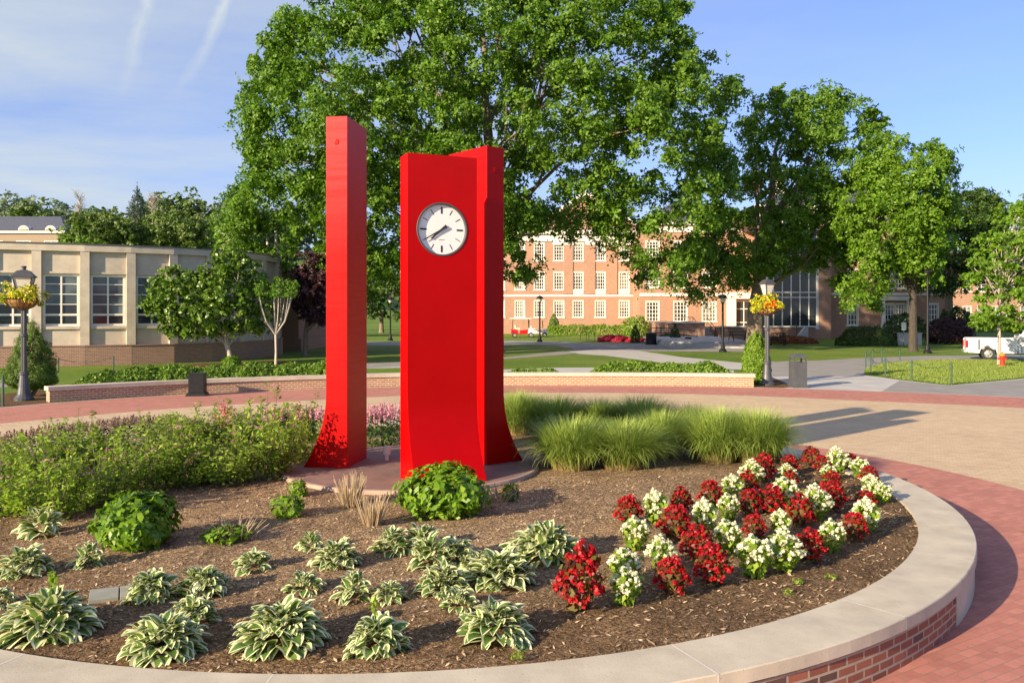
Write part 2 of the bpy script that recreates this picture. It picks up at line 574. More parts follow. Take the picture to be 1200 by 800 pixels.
M = dict(
    red=paintmat('red_enamel', 0.12), red_faded=paintmat('faded_red_enamel', 1.0), lawn=lawnmat(), mulch=mulchmat(), hosta=hostamat(),
    tan_paver=bricks('tan_paver', (0.60, 0.45, 0.28), (0.50, 0.36, 0.22), (0.36, 0.27, 0.17), 0.205, 0.105, 0.006, uv=False, rot=R(8), bump=0.35, stain=0.24),
    red_paver=bricks('red_paver', (0.50, 0.20, 0.145), (0.39, 0.145, 0.105), (0.30, 0.16, 0.12), 0.205, 0.105, 0.005, uv=False, rot=R(-32), bump=0.45, stain=0.28),
    brick_wall=bricks('brick_wall', (0.30, 0.105, 0.062), (0.20, 0.065, 0.042), (0.36, 0.29, 0.22), 0.21, 0.072, 0.011, dark=(0.075, 0.05, 0.045), bump=0.7, stain=0.2),
    low_brick=bricks('low_brick', (0.40, 0.20, 0.115), (0.31, 0.135, 0.08), (0.50, 0.40, 0.28), 0.21, 0.075, 0.013, bump=0.6, stain=0.18),
    base_brick=bricks('base_brick', (0.30, 0.15, 0.10), (0.22, 0.10, 0.068), (0.36, 0.28, 0.21), 0.21, 0.075, 0.011, bump=0.5, stain=0.2),
    hall_brick=bricks('hall_brick', (0.39, 0.185, 0.115), (0.30, 0.128, 0.08), (0.42, 0.31, 0.22), 0.21, 0.075, 0.012, bump=0.4, stain=0.2),
    limestone=plain('limestone', (0.52, 0.445, 0.35), 0.85, var=0.14, scale=1.6, bump=0.2, bscale=40),
    capstone=plain('capstone', (0.485, 0.43, 0.335), 0.85, var=0.16, scale=2.2, bump=0.25, bscale=55),
    mortar=plain('mortar', (0.62, 0.57, 0.50), 0.9),
    trim=plain('white_trim', (0.74, 0.70, 0.62), 0.6, var=0.05),
    tan_wall=plain('tan_wall', (0.30, 0.225, 0.155), 0.85, var=0.15),
    concrete=plain('concrete', (0.44, 0.42, 0.40), 0.9, var=0.12, scale=0.9, bump=0.2),
    asphalt=plain('asphalt', (0.26, 0.245, 0.23), 0.92, var=0.14, scale=1.1, bump=0.3),
    pad=plain('pad_concrete', (0.20, 0.125, 0.105), 0.75, var=0.25, scale=2.4, bump=0.25),
    pad_rim=plain('pad_rim', (0.36, 0.25, 0.19), 0.85, var=0.15),
    black=plain('black_metal', (0.010, 0.0105, 0.012), 0.5, var=0.2, spec=0.3),
    grey_metal=plain('grey_metal', (0.085, 0.088, 0.095), 0.5, var=0.15, metal=0.2),
    post_metal=plain('post_metal', (0.075, 0.078, 0.088), 0.42, var=0.15, metal=0.3),
    bezel=plain('bezel_steel', (0.075, 0.075, 0.085), 0.6, metal=0.2, var=0.1),
    dial=plain('dial_white', (0.80, 0.79, 0.78), 0.9, var=0.02, spec=0.05),
    ink=plain('dial_ink', (0.03, 0.03, 0.035), 0.5, var=0.05),
    frosted=plain('frosted_glass', (0.55, 0.52, 0.46), 0.2, var=0.1),
    glass=glassmat('window_glass', (0.028, 0.034, 0.042)),
    blind_glass=glassmat('blind_glass', (0.055, 0.075, 0.09), 0.12, curtain=(0.16, 0.20, 0.22)),
    curtain_glass=glassmat('curtain_glass', (0.14, 0.145, 0.14), 0.1, curtain=(0.26, 0.26, 0.24)),
    slate=plain('slate', (0.085, 0.09, 0.115), 0.7, var=0.2, scale=3),
    bark=plain('bark', (0.19, 0.145, 0.105), 0.95, var=0.35, scale=7, bump=0.9, bscale=22),
    shaded_bark=plain('shaded_bark', (0.06, 0.048, 0.037), 0.95, var=0.35, scale=7, bump=0.9, bscale=22),  # shade under the crown put into the bark colour
    pale_bark=plain('pale_bark', (0.42, 0.36, 0.29), 0.9, var=0.2, scale=9, bump=0.4, bscale=30),
    truck_white=plain('truck_white', (0.80, 0.79, 0.77), 0.3, var=0.03, coat=0.5),
    rubber=plain('rubber', (0.022, 0.022, 0.022), 0.8),
    chrome=plain('wheel_steel', (0.45, 0.44, 0.42), 0.4, metal=0.6),
    tail_red=plain('tail_red', (0.45, 0.01, 0.01), 0.25),
    hydrant=plain('hydrant_red', (0.60, 0.035, 0.012), 0.4, var=0.12),
    hydrant_top=plain('hydrant_orange', (0.70, 0.20, 0.02), 0.4, var=0.1),
    green_metal=plain('green_metal', (0.035, 0.075, 0.058), 0.5),
    coir=plain('coir', (0.33, 0.185, 0.07), 0.95, var=0.35, scale=30, bump=0.8, bscale=60),
    straw=leafmat('straw', [(0.34, 0.24, 0.13), (0.58, 0.44, 0.27), (0.7, 0.57, 0.38)], 0.15),
    chip=leafmat('wood_chip', [(0.10, 0.065, 0.038), (0.24, 0.165, 0.10), (0.36, 0.255, 0.155), (0.6, 0.46, 0.31)], 0.0, 0.95, 0.1),
    lid=plain('valve_lid', (0.27, 0.27, 0.23), 0.7, var=0.12),
    wood=plain('bench_dark', (0.06, 0.055, 0.05), 0.7),
    white_plastic=plain('white_plastic', (0.72, 0.70, 0.66), 0.4),
    pipe=plain('white_pipe', (0.72, 0.66, 0.55), 0.5),
    oak=leafmat('oak_leaf', [(0.072, 0.155, 0.012), (0.112, 0.22, 0.017), (0.165, 0.29, 0.026)], 0.36),
    maple=leafmat('maple_leaf', [(0.072, 0.155, 0.015), (0.112, 0.22, 0.019), (0.165, 0.29, 0.028)], 0.38),
    lime=leafmat('lime_leaf', [(0.085, 0.18, 0.013), (0.14, 0.265, 0.018), (0.20, 0.335, 0.028)], 0.38),
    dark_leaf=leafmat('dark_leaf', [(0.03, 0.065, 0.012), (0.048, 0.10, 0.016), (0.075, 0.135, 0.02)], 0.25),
    far_leaf=leafmat('far_leaf', [(0.085, 0.14, 0.032), (0.125, 0.19, 0.04), (0.17, 0.24, 0.05)], 0.3),  # leaf tones lightened, distance haze put into the colour
    hazed_hill_leaf=leafmat('hazed_hill_leaf', [(0.115, 0.165, 0.11), (0.15, 0.20, 0.13), (0.185, 0.235, 0.14)], 0.25),  # pale bluish haze of the air painted into the leaf colour
    spruce=leafmat('spruce_leaf', [(0.035, 0.06, 0.045), (0.05, 0.08, 0.055)], 0.1),
    purple=leafmat('purple_leaf', [(0.028, 0.010, 0.016), (0.05, 0.016, 0.024), (0.075, 0.025, 0.03)], 0.15),
    magnolia=leafmat('magnolia_leaf', [(0.06, 0.13, 0.010), (0.10, 0.185, 0.014), (0.165, 0.26, 0.026)], 0.22, 0.35, 0.5),
    conifer=leafmat('conifer_leaf', [(0.06, 0.115, 0.016), (0.10, 0.175, 0.022), (0.15, 0.24, 0.032)], 0.2),
    box_leaf=leafmat('box_leaf', [(0.10, 0.19, 0.014), (0.16, 0.28, 0.02), (0.23, 0.35, 0.03)], 0.25),
    juniper=leafmat('juniper_leaf', [(0.085, 0.16, 0.014), (0.13, 0.23, 0.018), (0.2, 0.31, 0.03)], 0.25),
    hydrangea=leafmat('hydrangea_leaf', [(0.075, 0.16, 0.010), (0.14, 0.26, 0.014), (0.23, 0.36, 0.026)], 0.3, 0.4),
    spirea=leafmat('spirea_leaf', [(0.11, 0.20, 0.014), (0.19, 0.31, 0.02), (0.27, 0.39, 0.032), (0.36, 0.45, 0.055)], 0.4),
    pink=leafmat('pink_bloom', [(0.50, 0.17, 0.27), (0.62, 0.27, 0.38), (0.70, 0.38, 0.46)], 0.2),
    faded=leafmat('faded_bloom', [(0.22, 0.12, 0.09), (0.34, 0.2, 0.15)], 0.15),
    mauve=leafmat('mauve_spike', [(0.20, 0.125, 0.10), (0.29, 0.20, 0.155), (0.34, 0.25, 0.2)], 0.15),
    dark_stem=leafmat('astilbe_leaf', [(0.03, 0.08, 0.014), (0.06, 0.14, 0.02)], 0.2),
    white_bloom=leafmat('white_bloom', [(0.80, 0.76, 0.52), (0.86, 0.82, 0.64), (0.9, 0.88, 0.76)], 0.25),
    red_bloom=leafmat('red_bloom', [(0.28, 0.004, 0.008), (0.46, 0.008, 0.014), (0.62, 0.015, 0.022)], 0.25),
    lime_foliage=leafmat('lime_foliage', [(0.12, 0.22, 0.016), (0.22, 0.33, 0.025), (0.32, 0.42, 0.04)], 0.35),
    bronze_foliage=leafmat('bronze_foliage', [(0.05, 0.02, 0.012), (0.14, 0.035, 0.018), (0.13, 0.13, 0.02), (0.22, 0.1, 0.03)], 0.3),
    yellow_bloom=leafmat('yellow_bloom', [(0.62, 0.42, 0.01), (0.75, 0.58, 0.015), (0.8, 0.7, 0.05)], 0.25),
    orange_bloom=leafmat('orange_bloom', [(0.65, 0.08, 0.01), (0.75, 0.16, 0.01)], 0.25),
    flowerbed_red=leafmat('flowerbed_red', [(0.32, 0.012, 0.035), (0.5, 0.02, 0.07), (0.62, 0.06, 0.10)], 0.2),
    burgundy_shrub=leafmat('burgundy_shrub', [(0.2, 0.03, 0.02), (0.3, 0.08, 0.03), (0.34, 0.2, 0.04)], 0.2),
    reed=grassblade_mat('reed', (0.40, 0.30, 0.13), (0.19, 0.30, 0.035), (0.33, 0.43, 0.085)),
    turf=grassblade_mat('turf', (0.10, 0.15, 0.02), (0.17, 0.25, 0.03), (0.26, 0.32, 0.06)),
)

def grime(m, scale, amount, dark):
    """weather stains with a shape of their own on an existing material"""
    T = NT(m.node_tree)
    b = next(n for n in m.node_tree.nodes if n.type == 'BSDF_PRINCIPLED')
    src = b.inputs['Base Color'].links[0].from_socket
    tc = T.n('TexCoord').outputs['Object']
    f = T.ramp(T.noise(scale, tc, 8, 0.72), [(0.55, 0.0), (0.72, amount)])
    c = T.mix(f, src, dark)
    f2 = T.ramp(T.noise(scale * 34, tc, 2, 0.5), [(0.70, 0.0), (0.74, amount * 1.6)])
    T.l(T.mix(f2, c, tuple(x * 0.5 for x in dark)), b.inputs['Base Color'])


grime(M['capstone'], 1.4, 0.42, (0.30, 0.235, 0.16))
grime(M['limestone'], 0.7, 0.3, (0.27, 0.23, 0.18))
grime(M['tan_paver'], 0.5, 0.32, (0.30, 0.22, 0.15))
grime(M['red_paver'], 0.6, 0.35, (0.26, 0.12, 0.09))
grime(M['concrete'], 0.35, 0.3, (0.27, 0.25, 0.23))
grime(M['asphalt'], 0.3, 0.3, (0.15, 0.14, 0.13))
grime(M['pad'], 1.6, 0.5, (0.31, 0.24, 0.20))

# ------------------------------------------------------------------ leaf engines
def norm(a):
    return a / np.maximum(np.linalg.norm(a, axis=1, keepdims=True), 1e-9)


def leaf_arrays(P, N, size, rng, aspect=0.6, droop=0.25, fold=0.12):
    """one four-sided folded leaf at each point P facing N"""
    n = len(P)
    r = norm(rng.normal(size=(n, 3)))
    r[:, 2] -= droop
    T = norm(r - N * np.sum(r * N, axis=1, keepdims=True))
    B = np.cross(N, T)
    s = size * rng.uniform(0.65, 1.3, (n, 1))
    a = P - T * s * 0.5
    c = P + T * s * 0.5 - N * s * fold
    w = s * aspect * 0.5
    m = P - T * s * 0.05
    b = m + B * w - N * s * fold
    d = m - B * w - N * s * fold
    V = np.stack([a, b, c, d], 1).reshape(-1, 3)
    F = np.arange(4 * n).reshape(-1, 4)
    return V, F


def puff_leaves(C, rad, per, rng, squash=0.8, shell=0.45, jitter=0.8, up=0.3):
    """points and normals of leaves in loose tufts C with radii rad; a few leaves stray beyond the tuft"""
    if per >= 75:
        # leaves hang in small sprays that face roughly one way
        k = 15
        ns = max(1, per // k)
        SC_, SN = puff_leaves(C, rad, min(ns, 74), rng, squash, shell, 0.55, up)
        n = len(SC_) * k
        sr = np.repeat(np.repeat(rad, min(ns, 74)), k)[:, None] * 0.27
        nn = np.repeat(SN, k, 0)
        off = rng.normal(size=(n, 3)) * 0.6
        off -= nn * np.sum(off * nn, axis=1, keepdims=True) * 0.75
        P = np.repeat(SC_, k, 0) + off * sr
        P[:, 2] -= 0.25 * np.sum((off * sr) ** 2, axis=1) / np.maximum(sr[:, 0], 1e-3)
        N = nn + rng.normal(size=(n, 3)) * 0.38
        return P, norm(N)
    n = len(C) * per
    cc = np.repeat(C, per, 0); rr = np.repeat(rad, per)[:, None]
    d = norm(rng.normal(size=(n, 3)))
    u = shell + (1 - shell) * rng.uniform(0, 1, (n, 1))
    stray = rng.uniform(size=(n, 1)) < 0.16
    u = np.where(stray, rng.uniform(1.0, 1.4, (n, 1)), u)
    P = cc + d * u * rr * np.array([1, 1, squash])
    N = d + rng.normal(size=(n, 3)) * jitter
    N[:, 2] += up
    return P, norm(N)


def poly_dist(P, poly):
    """inside flag and distance to the outline, P (n,2)"""
    poly = np.asarray(poly, float)
    ins = np.zeros(len(P), bool); dist = np.full(len(P), 1e9)
    for i in range(len(poly)):
        a, b = poly[i], poly[(i + 1) % len(poly)]
        ab = b - a
        t = np.clip(((P - a) @ ab) / (ab @ ab), 0, 1)
        dist = np.minimum(dist, np.linalg.norm(P - (a + t[:, None] * ab), axis=1))
        cond = (a[1] > P[:, 1]) != (b[1] > P[:, 1])
        xx = (b[0] - a[0]) * (P[:, 1] - a[1]) / (b[1] - a[1] + 1e-12) + a[0]
        ins ^= cond & (P[:, 0] < xx)
    return ins, dist


def crown_puffs(poly, y, depth, n, r0, r1, rng):
    """tufts filling a crown whose side view is the outline poly (metres, x-z), rounded front and back"""
    poly = np.asarray(poly, float)
    lo, hi = poly.min(0), poly.max(0)
    C = np.zeros((0, 3)); Rr = np.zeros(0)
    while len(C) < n:
        P = rng.uniform(lo, hi, (n * 3, 2))
        rad = rng.uniform(r0, r1, len(P)) * rng.choice([1, 1, 0.75], len(P))
        ins, d = poly_dist(P, poly)
        ok = ins & (d > rad * 0.55)
        P, d, rad = P[ok], d[ok], rad[ok]
        half = np.minimum(depth, np.sqrt(np.maximum(d, 0.05) * depth * 1.4))
        f = rng.uniform(0.25, 1.0, len(P)) ** 0.6 * rng.choice([-1, -1, 1], len(P))
        Q = np.stack([P[:, 0], y + f * half, P[:, 1]], 1)
        C = np.vstack([C, Q]); Rr = np.concatenate([Rr, rad])
    return C[:n], Rr[:n]


def curve_pts(a, b, sag, n, rng, wob):
    a, b = Vector(a), Vector(b)
    L = (b - a).length
    out = []
    for i in range(n + 1):
        t = i / n
        p = a.lerp(b, t)
        p.z += sag * math.sin(math.pi * t) * L
        if 0 < i < n:
            p += Vector(rng.normal(size=3) * wob * L)
        out.append(p)
    return out


def tree(name, label, cat, px, y, outline, depth, npuff, r0, r1, per, leaf, crown_mat, trunk_r, fork, seed,
         limbs=26, bark='bark', lean=0.0, squash=0.75, group=None, base_z=0.0, aspect=0.62, sec=3):
    rng = np.random.default_rng(seed)
    bx = FX(px, y)
    t = thing(name, label, cat, (bx, y, base_z), 0, group)
    poly = [(FX(a, y) - bx, FZ(b, y) - base_z) for a, b in outline]
    C, Rr = crown_puffs(poly, 0, depth, npuff, r0, r1, rng)
    P, N = puff_leaves(C, Rr, per, rng, squash)
    V, F = leaf_arrays(P, N, leaf, rng, aspect)
    link('crown', np_mesh('crown', V, F, M[crown_mat]), None, t)
    mb = MB()
    top = max(p[1] for p in poly)
    # trunk with root flare, then leader
    ctr = np.mean(C, 0)
    tip = Vector((ctr[0] * 0.7 + lean, ctr[1] * 0.4, top * 0.8))
    fk = Vector((lean * 0.4, 0, fork))
    trunk = [Vector((0, 0, -0.1)), Vector((0, 0, 0.25 * min(1, fork))), Vector((lean * 0.1, 0, fork * 0.5)), fk]
    mb.tube(trunk, [trunk_r * 1.5, trunk_r * 1.12, trunk_r, trunk_r * 0.9], 10)
    leader = curve_pts(fk, tip, 0.0, 6, rng, 0.02)
    mb.tube(leader, [trunk_r * 0.78 * (1 - i / 7) + 0.03 for i in range(7)], 8)
    hi = np.where(C[:, 2] > fork * 1.25 + 0.1 * (top - fork))[0]
    idx = rng.permutation(hi)[:limbs]
    for k, i in enumerate(idx):
        c = Vector(C[i])
        f = rng.uniform(0.0, 0.75) * max(0.1, min(1, (c.z - fork) / max(0.5, top - fork)))
        j = f * 6
        a = leader[int(j)].lerp(leader[min(6, int(j) + 1)], j - int(j))
        pts = curve_pts(a, c, 0.06 if c.z > a.z else 0.12, 6, rng, 0.022)
        rb = trunk_r * rng.uniform(0.14, 0.30) * (1 - 0.5 * f)
        mb.tube(pts, [rb * (1 - i / 6.6) + 0.012 for i in range(7)], 6)
        for q in range(sec):
            near = C[np.argsort(np.linalg.norm(C - np.array(pts[3 + q % 3]), axis=1))[rng.integers(2, 12)]]
            pp = curve_pts(pts[2 + q % 4], Vector(near), 0.05, 4, rng, 0.03)
            mb.tube(pp, [rb * 0.42 * (1 - i / 4.6) + 0.008 for i in range(5)], 5)
    mb.build('trunk', M[bark], t, smooth=True)
    return t


def bush_leaves(prof, n, leaf, rng, aspect=0.6, lump=0.12, up=0.3, jitter=0.6, shell=0.8, droop=0.25):
    """leaves over a round body: prof = [(radius, z), ...]"""
    prof = np.array(prof, float)
    seg = np.linalg.norm(np.diff(prof, axis=0), axis=1) * (prof[:-1, 0] + prof[1:, 0] + 0.02)
    k = rng.choice(len(seg), n, p=seg / seg.sum())
    t = rng.uniform(0, 1, n)
    r = prof[k, 0] * (1 - t) + prof[k + 1, 0] * t
    z = prof[k, 1] * (1 - t) + prof[k + 1, 1] * t
    a = rng.uniform(0, 2 * np.pi, n)
    ph = rng.uniform(0, 6.28, 4)
    bump = 1 + lump * (np.sin(3 * a + ph[0] + 5 * z) * 0.5 + np.sin(7 * a + ph[1] - 9 * z) * 0.35 + np.sin(13 * a + ph[2] + 17 * z) * 0.3)
    dep = shell + (1 - shell) * rng.uniform(0, 1, n) ** 0.5
    rr = r * bump * dep
    P = np.stack([rr * np.cos(a), rr * np.sin(a), z * (0.97 + 0.05 * rng.uniform(size=n)) * (0.5 + 0.5 * bump)], 1)
    dr = prof[k + 1] - prof[k]
    nz = -dr[:, 0]; nr = dr[:, 1]
    N = np.stack([nr * np.cos(a), nr * np.sin(a), nz], 1)
    N = norm(norm(N) + rng.normal(size=(n, 3)) * jitter + np.array([0, 0, up]))
    return leaf_arrays(P, N, leaf, rng, aspect, droop)


def dome(r, h, under=0.75):
    return [(r * under, 0.03 * h), (r * 0.97, h * 0.3), (r, h * 0.48), (r * 0.86, h * 0.74), (r * 0.55, h * 0.93), (0.02, h)]


# ================================================================== LARGE STRUCTURE
# ------------------------------------------------------------------ ground
def sheet(name, poly, z, m):
    mb = MB(); mb.face([(x, y, z) for x, y in poly], [(x, y) for x, y in poly])
    return struct(mb.build(name, M[m]))


def pxpoly(pts):
    return [G(a, b) for a, b in pts]


def ccw(poly):
    a = sum(p[0] * q[1] - q[0] * p[1] for p, q in zip(poly, poly[1:] + poly[:1]))
    return poly if a > 0 else poly[::-1]


sheet('ground', [(-900, -300), (900, -300), (900, 1400), (-900, 1400)], 0, 'lawn')


def hills():
    nx, ny = 90, 50
    X = np.linspace(-620, 700, nx); Y = np.linspace(125, 700, ny)
    gx, gy = np.meshgrid(X, Y)
    rise = np.clip((gy - 130) / 260, 0, 1)
    rise = rise * rise * (3 - 2 * rise)
    side = np.clip((20 - gx) / 160, 0, 1); side = side * side * (3 - 2 * side)
    z = -0.5 + 36 * rise * side + 9 * rise * (1 - side) + 2.5 * rise * np.sin(gx / 37) + 2 * rise * np.sin(gy / 51 + gx / 90)
    V = np.stack([gx, gy, z], -1).reshape(-1, 3)
    F = [(j * nx + i, j * nx + i + 1, (j + 1) * nx + i + 1, (j + 1) * nx + i) for j in range(ny - 1) for i in range(nx - 1)]
    struct(link('hill', np_mesh('hill', V, F, M['lawn'], smooth=True)))

    def h(x, y):
        i = np.clip(np.searchsorted(X, x) - 1, 0, nx - 2); j = np.clip(np.searchsorted(Y, y) - 1, 0, ny - 2)
        return float(z[j, i])
    return h


HILL = hills()

CEN = (-1.35, 12.0)
R_OUT, R_IN = 6.93, 6.38


def ring_poly(pts, extra, add=0.0):
    """closed outline through traced edge points, as radius over angle about the planter centre"""
    A = []
    for x, y in pts:
        dx, dy = x - CEN[0], y - CEN[1]
        A.append((math.degrees(math.atan2(dy, dx)) % 360, math.hypot(dx, dy)))
    A += extra
    A.sort()
    ang = np.array([a for a, r in A]); rad = np.array([r for a, r in A])
    an = np.arange(0, 360, 1.0)
    rr = np.interp(an, np.r_[ang[-1] - 360, ang, ang[0] + 360], np.r_[rad[-1], rad, rad[0]])
    k = np.exp(-0.5 * (np.arange(-14, 15) / 5.0) ** 2); k /= k.sum()
    rr = np.convolve(np.r_[rr[-14:], rr, rr[:14]], k, 'valid') + add
    return [(CEN[0] + r * math.cos(R(a)), CEN[1] + r * math.sin(R(a))) for a, r in zip(an, rr)]


OUT_PX = [(0, 479), (60, 472.5), (220, 462.6), (380, 456), (467, 453), (592.6, 452.4), (745, 452.4), (882, 454), (1025, 459.2), (1200, 465.6)]
IN_PX = [(0, 497), (80, 490.4), (160, 482), (240, 477), (380, 469), (467, 464.4), (592.6, 460.7), (745, 461), (897.4, 464.6), (1025, 471.5), (1200, 478)]
ex_out = [(180, 18.3), (225, 19), (270, 21), (315, 23.5), (350, 25.2), (20, 25.4)]
ex_in = [(180, 15.6), (225, 16.2), (270, 18.2), (315, 20.6), (350, 22.2), (15, 22.3)]
out_poly = ring_poly([G(*p) for p in OUT_PX], ex_out)
apron_px = [(885, 455), (905, 439.5), (1013, 439.5), (1054, 445), (1112, 451.5), (1200, 443.5), (1320, 436), (1500, 450), (1500, 520), (1200, 480), (1000, 470)]
sheet('apron', ccw(pxpoly(apron_px)), 0.004, 'concrete')
sheet('edging', ring_poly([G(*p) for p in OUT_PX], ex_out, 0.16), 0.008, 'concrete')
sheet('outer_band', out_poly, 0.012, 'red_paver')
sheet('plaza', ring_poly([G(*p) for p in IN_PX], ex_in), 0.016, 'tan_paver')
sheet('inner_band', [(CEN[0] + 9.45 * math.cos(R(a)), CEN[1] + 9.45 * math.sin(R(a))) for a in range(0, 360, 2)], 0.020, 'red_paver')

# paths across the lawns
PATHS = [
    ('path', [(430, 400.5), (600, 399), (650, 400), (700, 402), (830, 402.5), (890, 404), (890, 412.5), (800, 411.8), (745, 411.2), (700, 413.5), (660, 413), (672, 408.5), (655, 405.2), (620, 403.6), (430, 405)], 0.004, 'asphalt'),
    ('path', [(655, 413.2), (700, 409), (748, 411), (800, 418.5), (897, 428), (897, 434.5), (820, 431), (770, 424.3), (710, 416.8)], 0.008, 'concrete'),
    ('path', [(380, 428), (592, 418.6), (660, 411.5), (680, 414), (592, 421), (440, 431), (380, 434)], 0.012, 'asphalt'),
    ('path', [(470, 435), (592, 432.8), (655, 430.6), (772, 430.6), (860, 434), (860, 437.5), (592, 437.2), (470, 439)], 0.004, 'concrete'),
    ('path', [(250, 436), (300, 431.5), (382, 427), (470, 424), (470, 431), (382, 433), (300, 439)], 0.008, 'concrete'),
    ('path', [(-60, 455), (14, 446), (60, 441), (60, 445), (14, 452.5), (-60, 463)], 0.004, 'asphalt'),
    ('road', [(890, 424), (960, 422.3), (1000, 420), (1080, 417), (1200, 416), (1400, 416), (1400, 424.5), (1200, 421.4), (1097, 421.2), (1036, 425), (1014, 431.5), (1012, 441), (890, 441)], 0.008, 'asphalt'),
]
for nm, pts, z, m in PATHS:
    sheet(nm, ccw(pxpoly(pts)), z, m)
sheet('driveway', ccw(pxpoly([(1054, 446), (1112, 452), (1200, 444.5), (1320, 437), (1500, 451), (1500, 500), (1200, 467), (1030, 460.6)])), 0.0065, 'asphalt')
sheet('mulch_bed', ccw(pxpoly([(-80, 470), (0, 462), (50, 456), (60, 472), (0, 479), (-80, 489)])), 0.003, 'mulch')
sheet('mulch_bed', ccw(pxpoly([(886, 453.5), (884, 443), (903, 441), (932, 453.5), (910, 455)])), 0.0065, 'mulch')
sheet('mulch_bed', ccw(pxpoly([(700, 401), (700, 392), (760, 391), (800, 395), (800, 403)])), 0.0055, 'mulch')
sheet('mulch_bed', ccw(pxpoly([(190, 431), (230, 426), (330, 422), (345, 424), (300, 430), (250, 432)])), 0.003, 'mulch')


# ------------------------------------------------------------------ planter
def arc(r, a):
    return (CEN[0] + r * math.cos(R(a)), CEN[1] + r * math.sin(R(a)))


def ring_strip(mb, r, z0, z1, a0, a1, n, inward=False):
    for k in range(n):
        b0, b1 = a0 + (a1 - a0) * k / n, a0 + (a1 - a0) * (k + 1) / n
        p, q = arc(r, b0), arc(r, b1)
        u0, u1 = r * R(b0), r * R(b1)
        f = [(*p, z0), (*q, z0), (*q, z1), (*p, z1)]
        u = [(u0, z0), (u1, z0), (u1, z1), (u0, z1)]
        if inward: f, u = f[::-1], u[::-1]
        mb.face(f, u)


planter = thing('planter', 'round raised planter with a pale stone cap on a red brick wall', 'planter', (0, 0, 0))
PZ = 0.42
mb = MB(); ring_strip(mb, R_OUT - 0.03, 0.0, PZ - 0.10, 20, 320, 150)
mb.build('brick_face', M['brick_wall'], planter)
mb = MB(); ring_strip(mb, R_OUT - 0.022, 0.0, PZ - 0.10, -40, 20, 40)
for a in (-40, 20):
    p, q = arc(R_OUT - 0.022, a), arc(R_OUT - 0.06, a)
    mb.face([(*p, 0), (*q, 0), (*q, PZ - 0.1), (*p, PZ - 0.1)])
mb.build('stone_panel', M['capstone'], planter)
mb = MB()
JO = [-67 + 16.75 * k for k in range(22)]
JO = JO[:21] + [-67 + 360]
gap = 0.045
for a0, a1 in zip(JO[:-1], JO[1:]):
    a0 += gap; a1 -= gap
    n = 8
    ring_strip(mb, R_OUT, PZ - 0.10, PZ - 0.008, a0, a1, n)
    ring_strip(mb, R_IN, PZ - 0.14, PZ, a0, a1, n, True)
    for k in range(n):
        b0, b1 = a0 + (a1 - a0) * k / n, a0 + (a1 - a0) * (k + 1) / n
        mb.face([(*arc(R_IN, b0), PZ), (*arc(R_OUT - 0.008, b0), PZ), (*arc(R_OUT - 0.008, b1), PZ), (*arc(R_IN, b1), PZ)])
        mb.face([(*arc(R_OUT - 0.008, b0), PZ), (*arc(R_OUT, b0), PZ - 0.008), (*arc(R_OUT, b1), PZ - 0.008), (*arc(R_OUT - 0.008, b1), PZ)])
        mb.face([(*arc(R_IN, b1), PZ - 0.1), (*arc(R_OUT, b1), PZ - 0.1), (*arc(R_OUT, b0), PZ - 0.1), (*arc(R_IN, b0), PZ - 0.1)])
mb.build('cap', M['capstone'], planter)
for a in JO[:-1]:
    mb = MB(); b0, b1 = a - 0.055, a + 0.055
    mb.face([(*arc(R_IN, b0), PZ + 0.001), (*arc(R_OUT + 0.001, b0), PZ + 0.001), (*arc(R_OUT + 0.001, b1), PZ + 0.001), (*arc(R_IN, b1), PZ + 0.001)])
    ring_strip(mb, R_OUT + 0.001, PZ - 0.099, PZ + 0.001, b0, b1, 1)
    mb.build('mortar_joint', M['mortar'], planter)

# soil
def soil_z(x, y):
    return (SOIL - 0.005 + 0.012 * math.sin(x * 3.1 + y * 1.7) * math.sin(y * 2.3 - x) + 0.006 * math.sin(x * 11.3) * math.sin(y * 9.1 + x * 4))


V = []; F = []
nr, na = 46, 160
for i in range(nr + 1):
    r = (R_IN + 0.02) * i / nr
    for k in range(na):
        x, y = arc(r, 360 * k / na)
        V.append((x, y, soil_z(x, y) - (0.012 if i == nr else 0)))
for i in range(nr):
    for k in range(na):
        F.append((i * na + k, (i + 1) * na + k, (i + 1) * na + (k + 1) % na, i * na + (k + 1) % na))
struct(link('soil', np_mesh('soil', V, F, M['mulch'], smooth=True)))

rng = np.random.default_rng(5)
n = 17000
rr = R_IN * np.sqrt(rng.uniform(0, 1, n)); aa = rng.uniform(0, 2 * np.pi, n)
aa[:12000] = rng.uniform(np.pi * 1.0, np.pi * 2.05, 12000)
P = np.stack([CEN[0] + rr * np.cos(aa), CEN[1] + rr * np.sin(aa), np.zeros(n)], 1)
P[:, 2] = [soil_z(x, y) + 0.008 for x, y in P[:, :2]]
N = norm(np.stack([rng.normal(0, 0.35, n), rng.normal(0, 0.35, n), np.ones(n)], 1))
V, F = leaf_arrays(P, N, 0.05, rng, 0.28, 0, 0.02)
tag(link('mulch_chips', np_mesh('mulch_chips', V, F, M['chip'])), 'loose brown wood chips strewn over the planter soil', 'mulch', kind='stuff')

# ------------------------------------------------------------------ low curved brick wall at the plaza edge
def catmull(pts, sub=6):
    P = [Vector((*p, 0)) for p in pts]
    P = [P[0] * 2 - P[1]] + P + [P[-1] * 2 - P[-2]]
    out = []
    for i in range(1, len(P) - 2):
        for k in range(sub):
            t = k / sub
            a, b, c, d = P[i - 1], P[i], P[i + 1], P[i + 2]
            out.append(0.5 * ((2 * b) + (c - a) * t + (2 * a - 5 * b + 4 * c - d) * t * t + (3 * b - a - 3 * c + d) * t ** 3))
    out.append(P[-2])
    return [(p.x, p.y) for p in out]


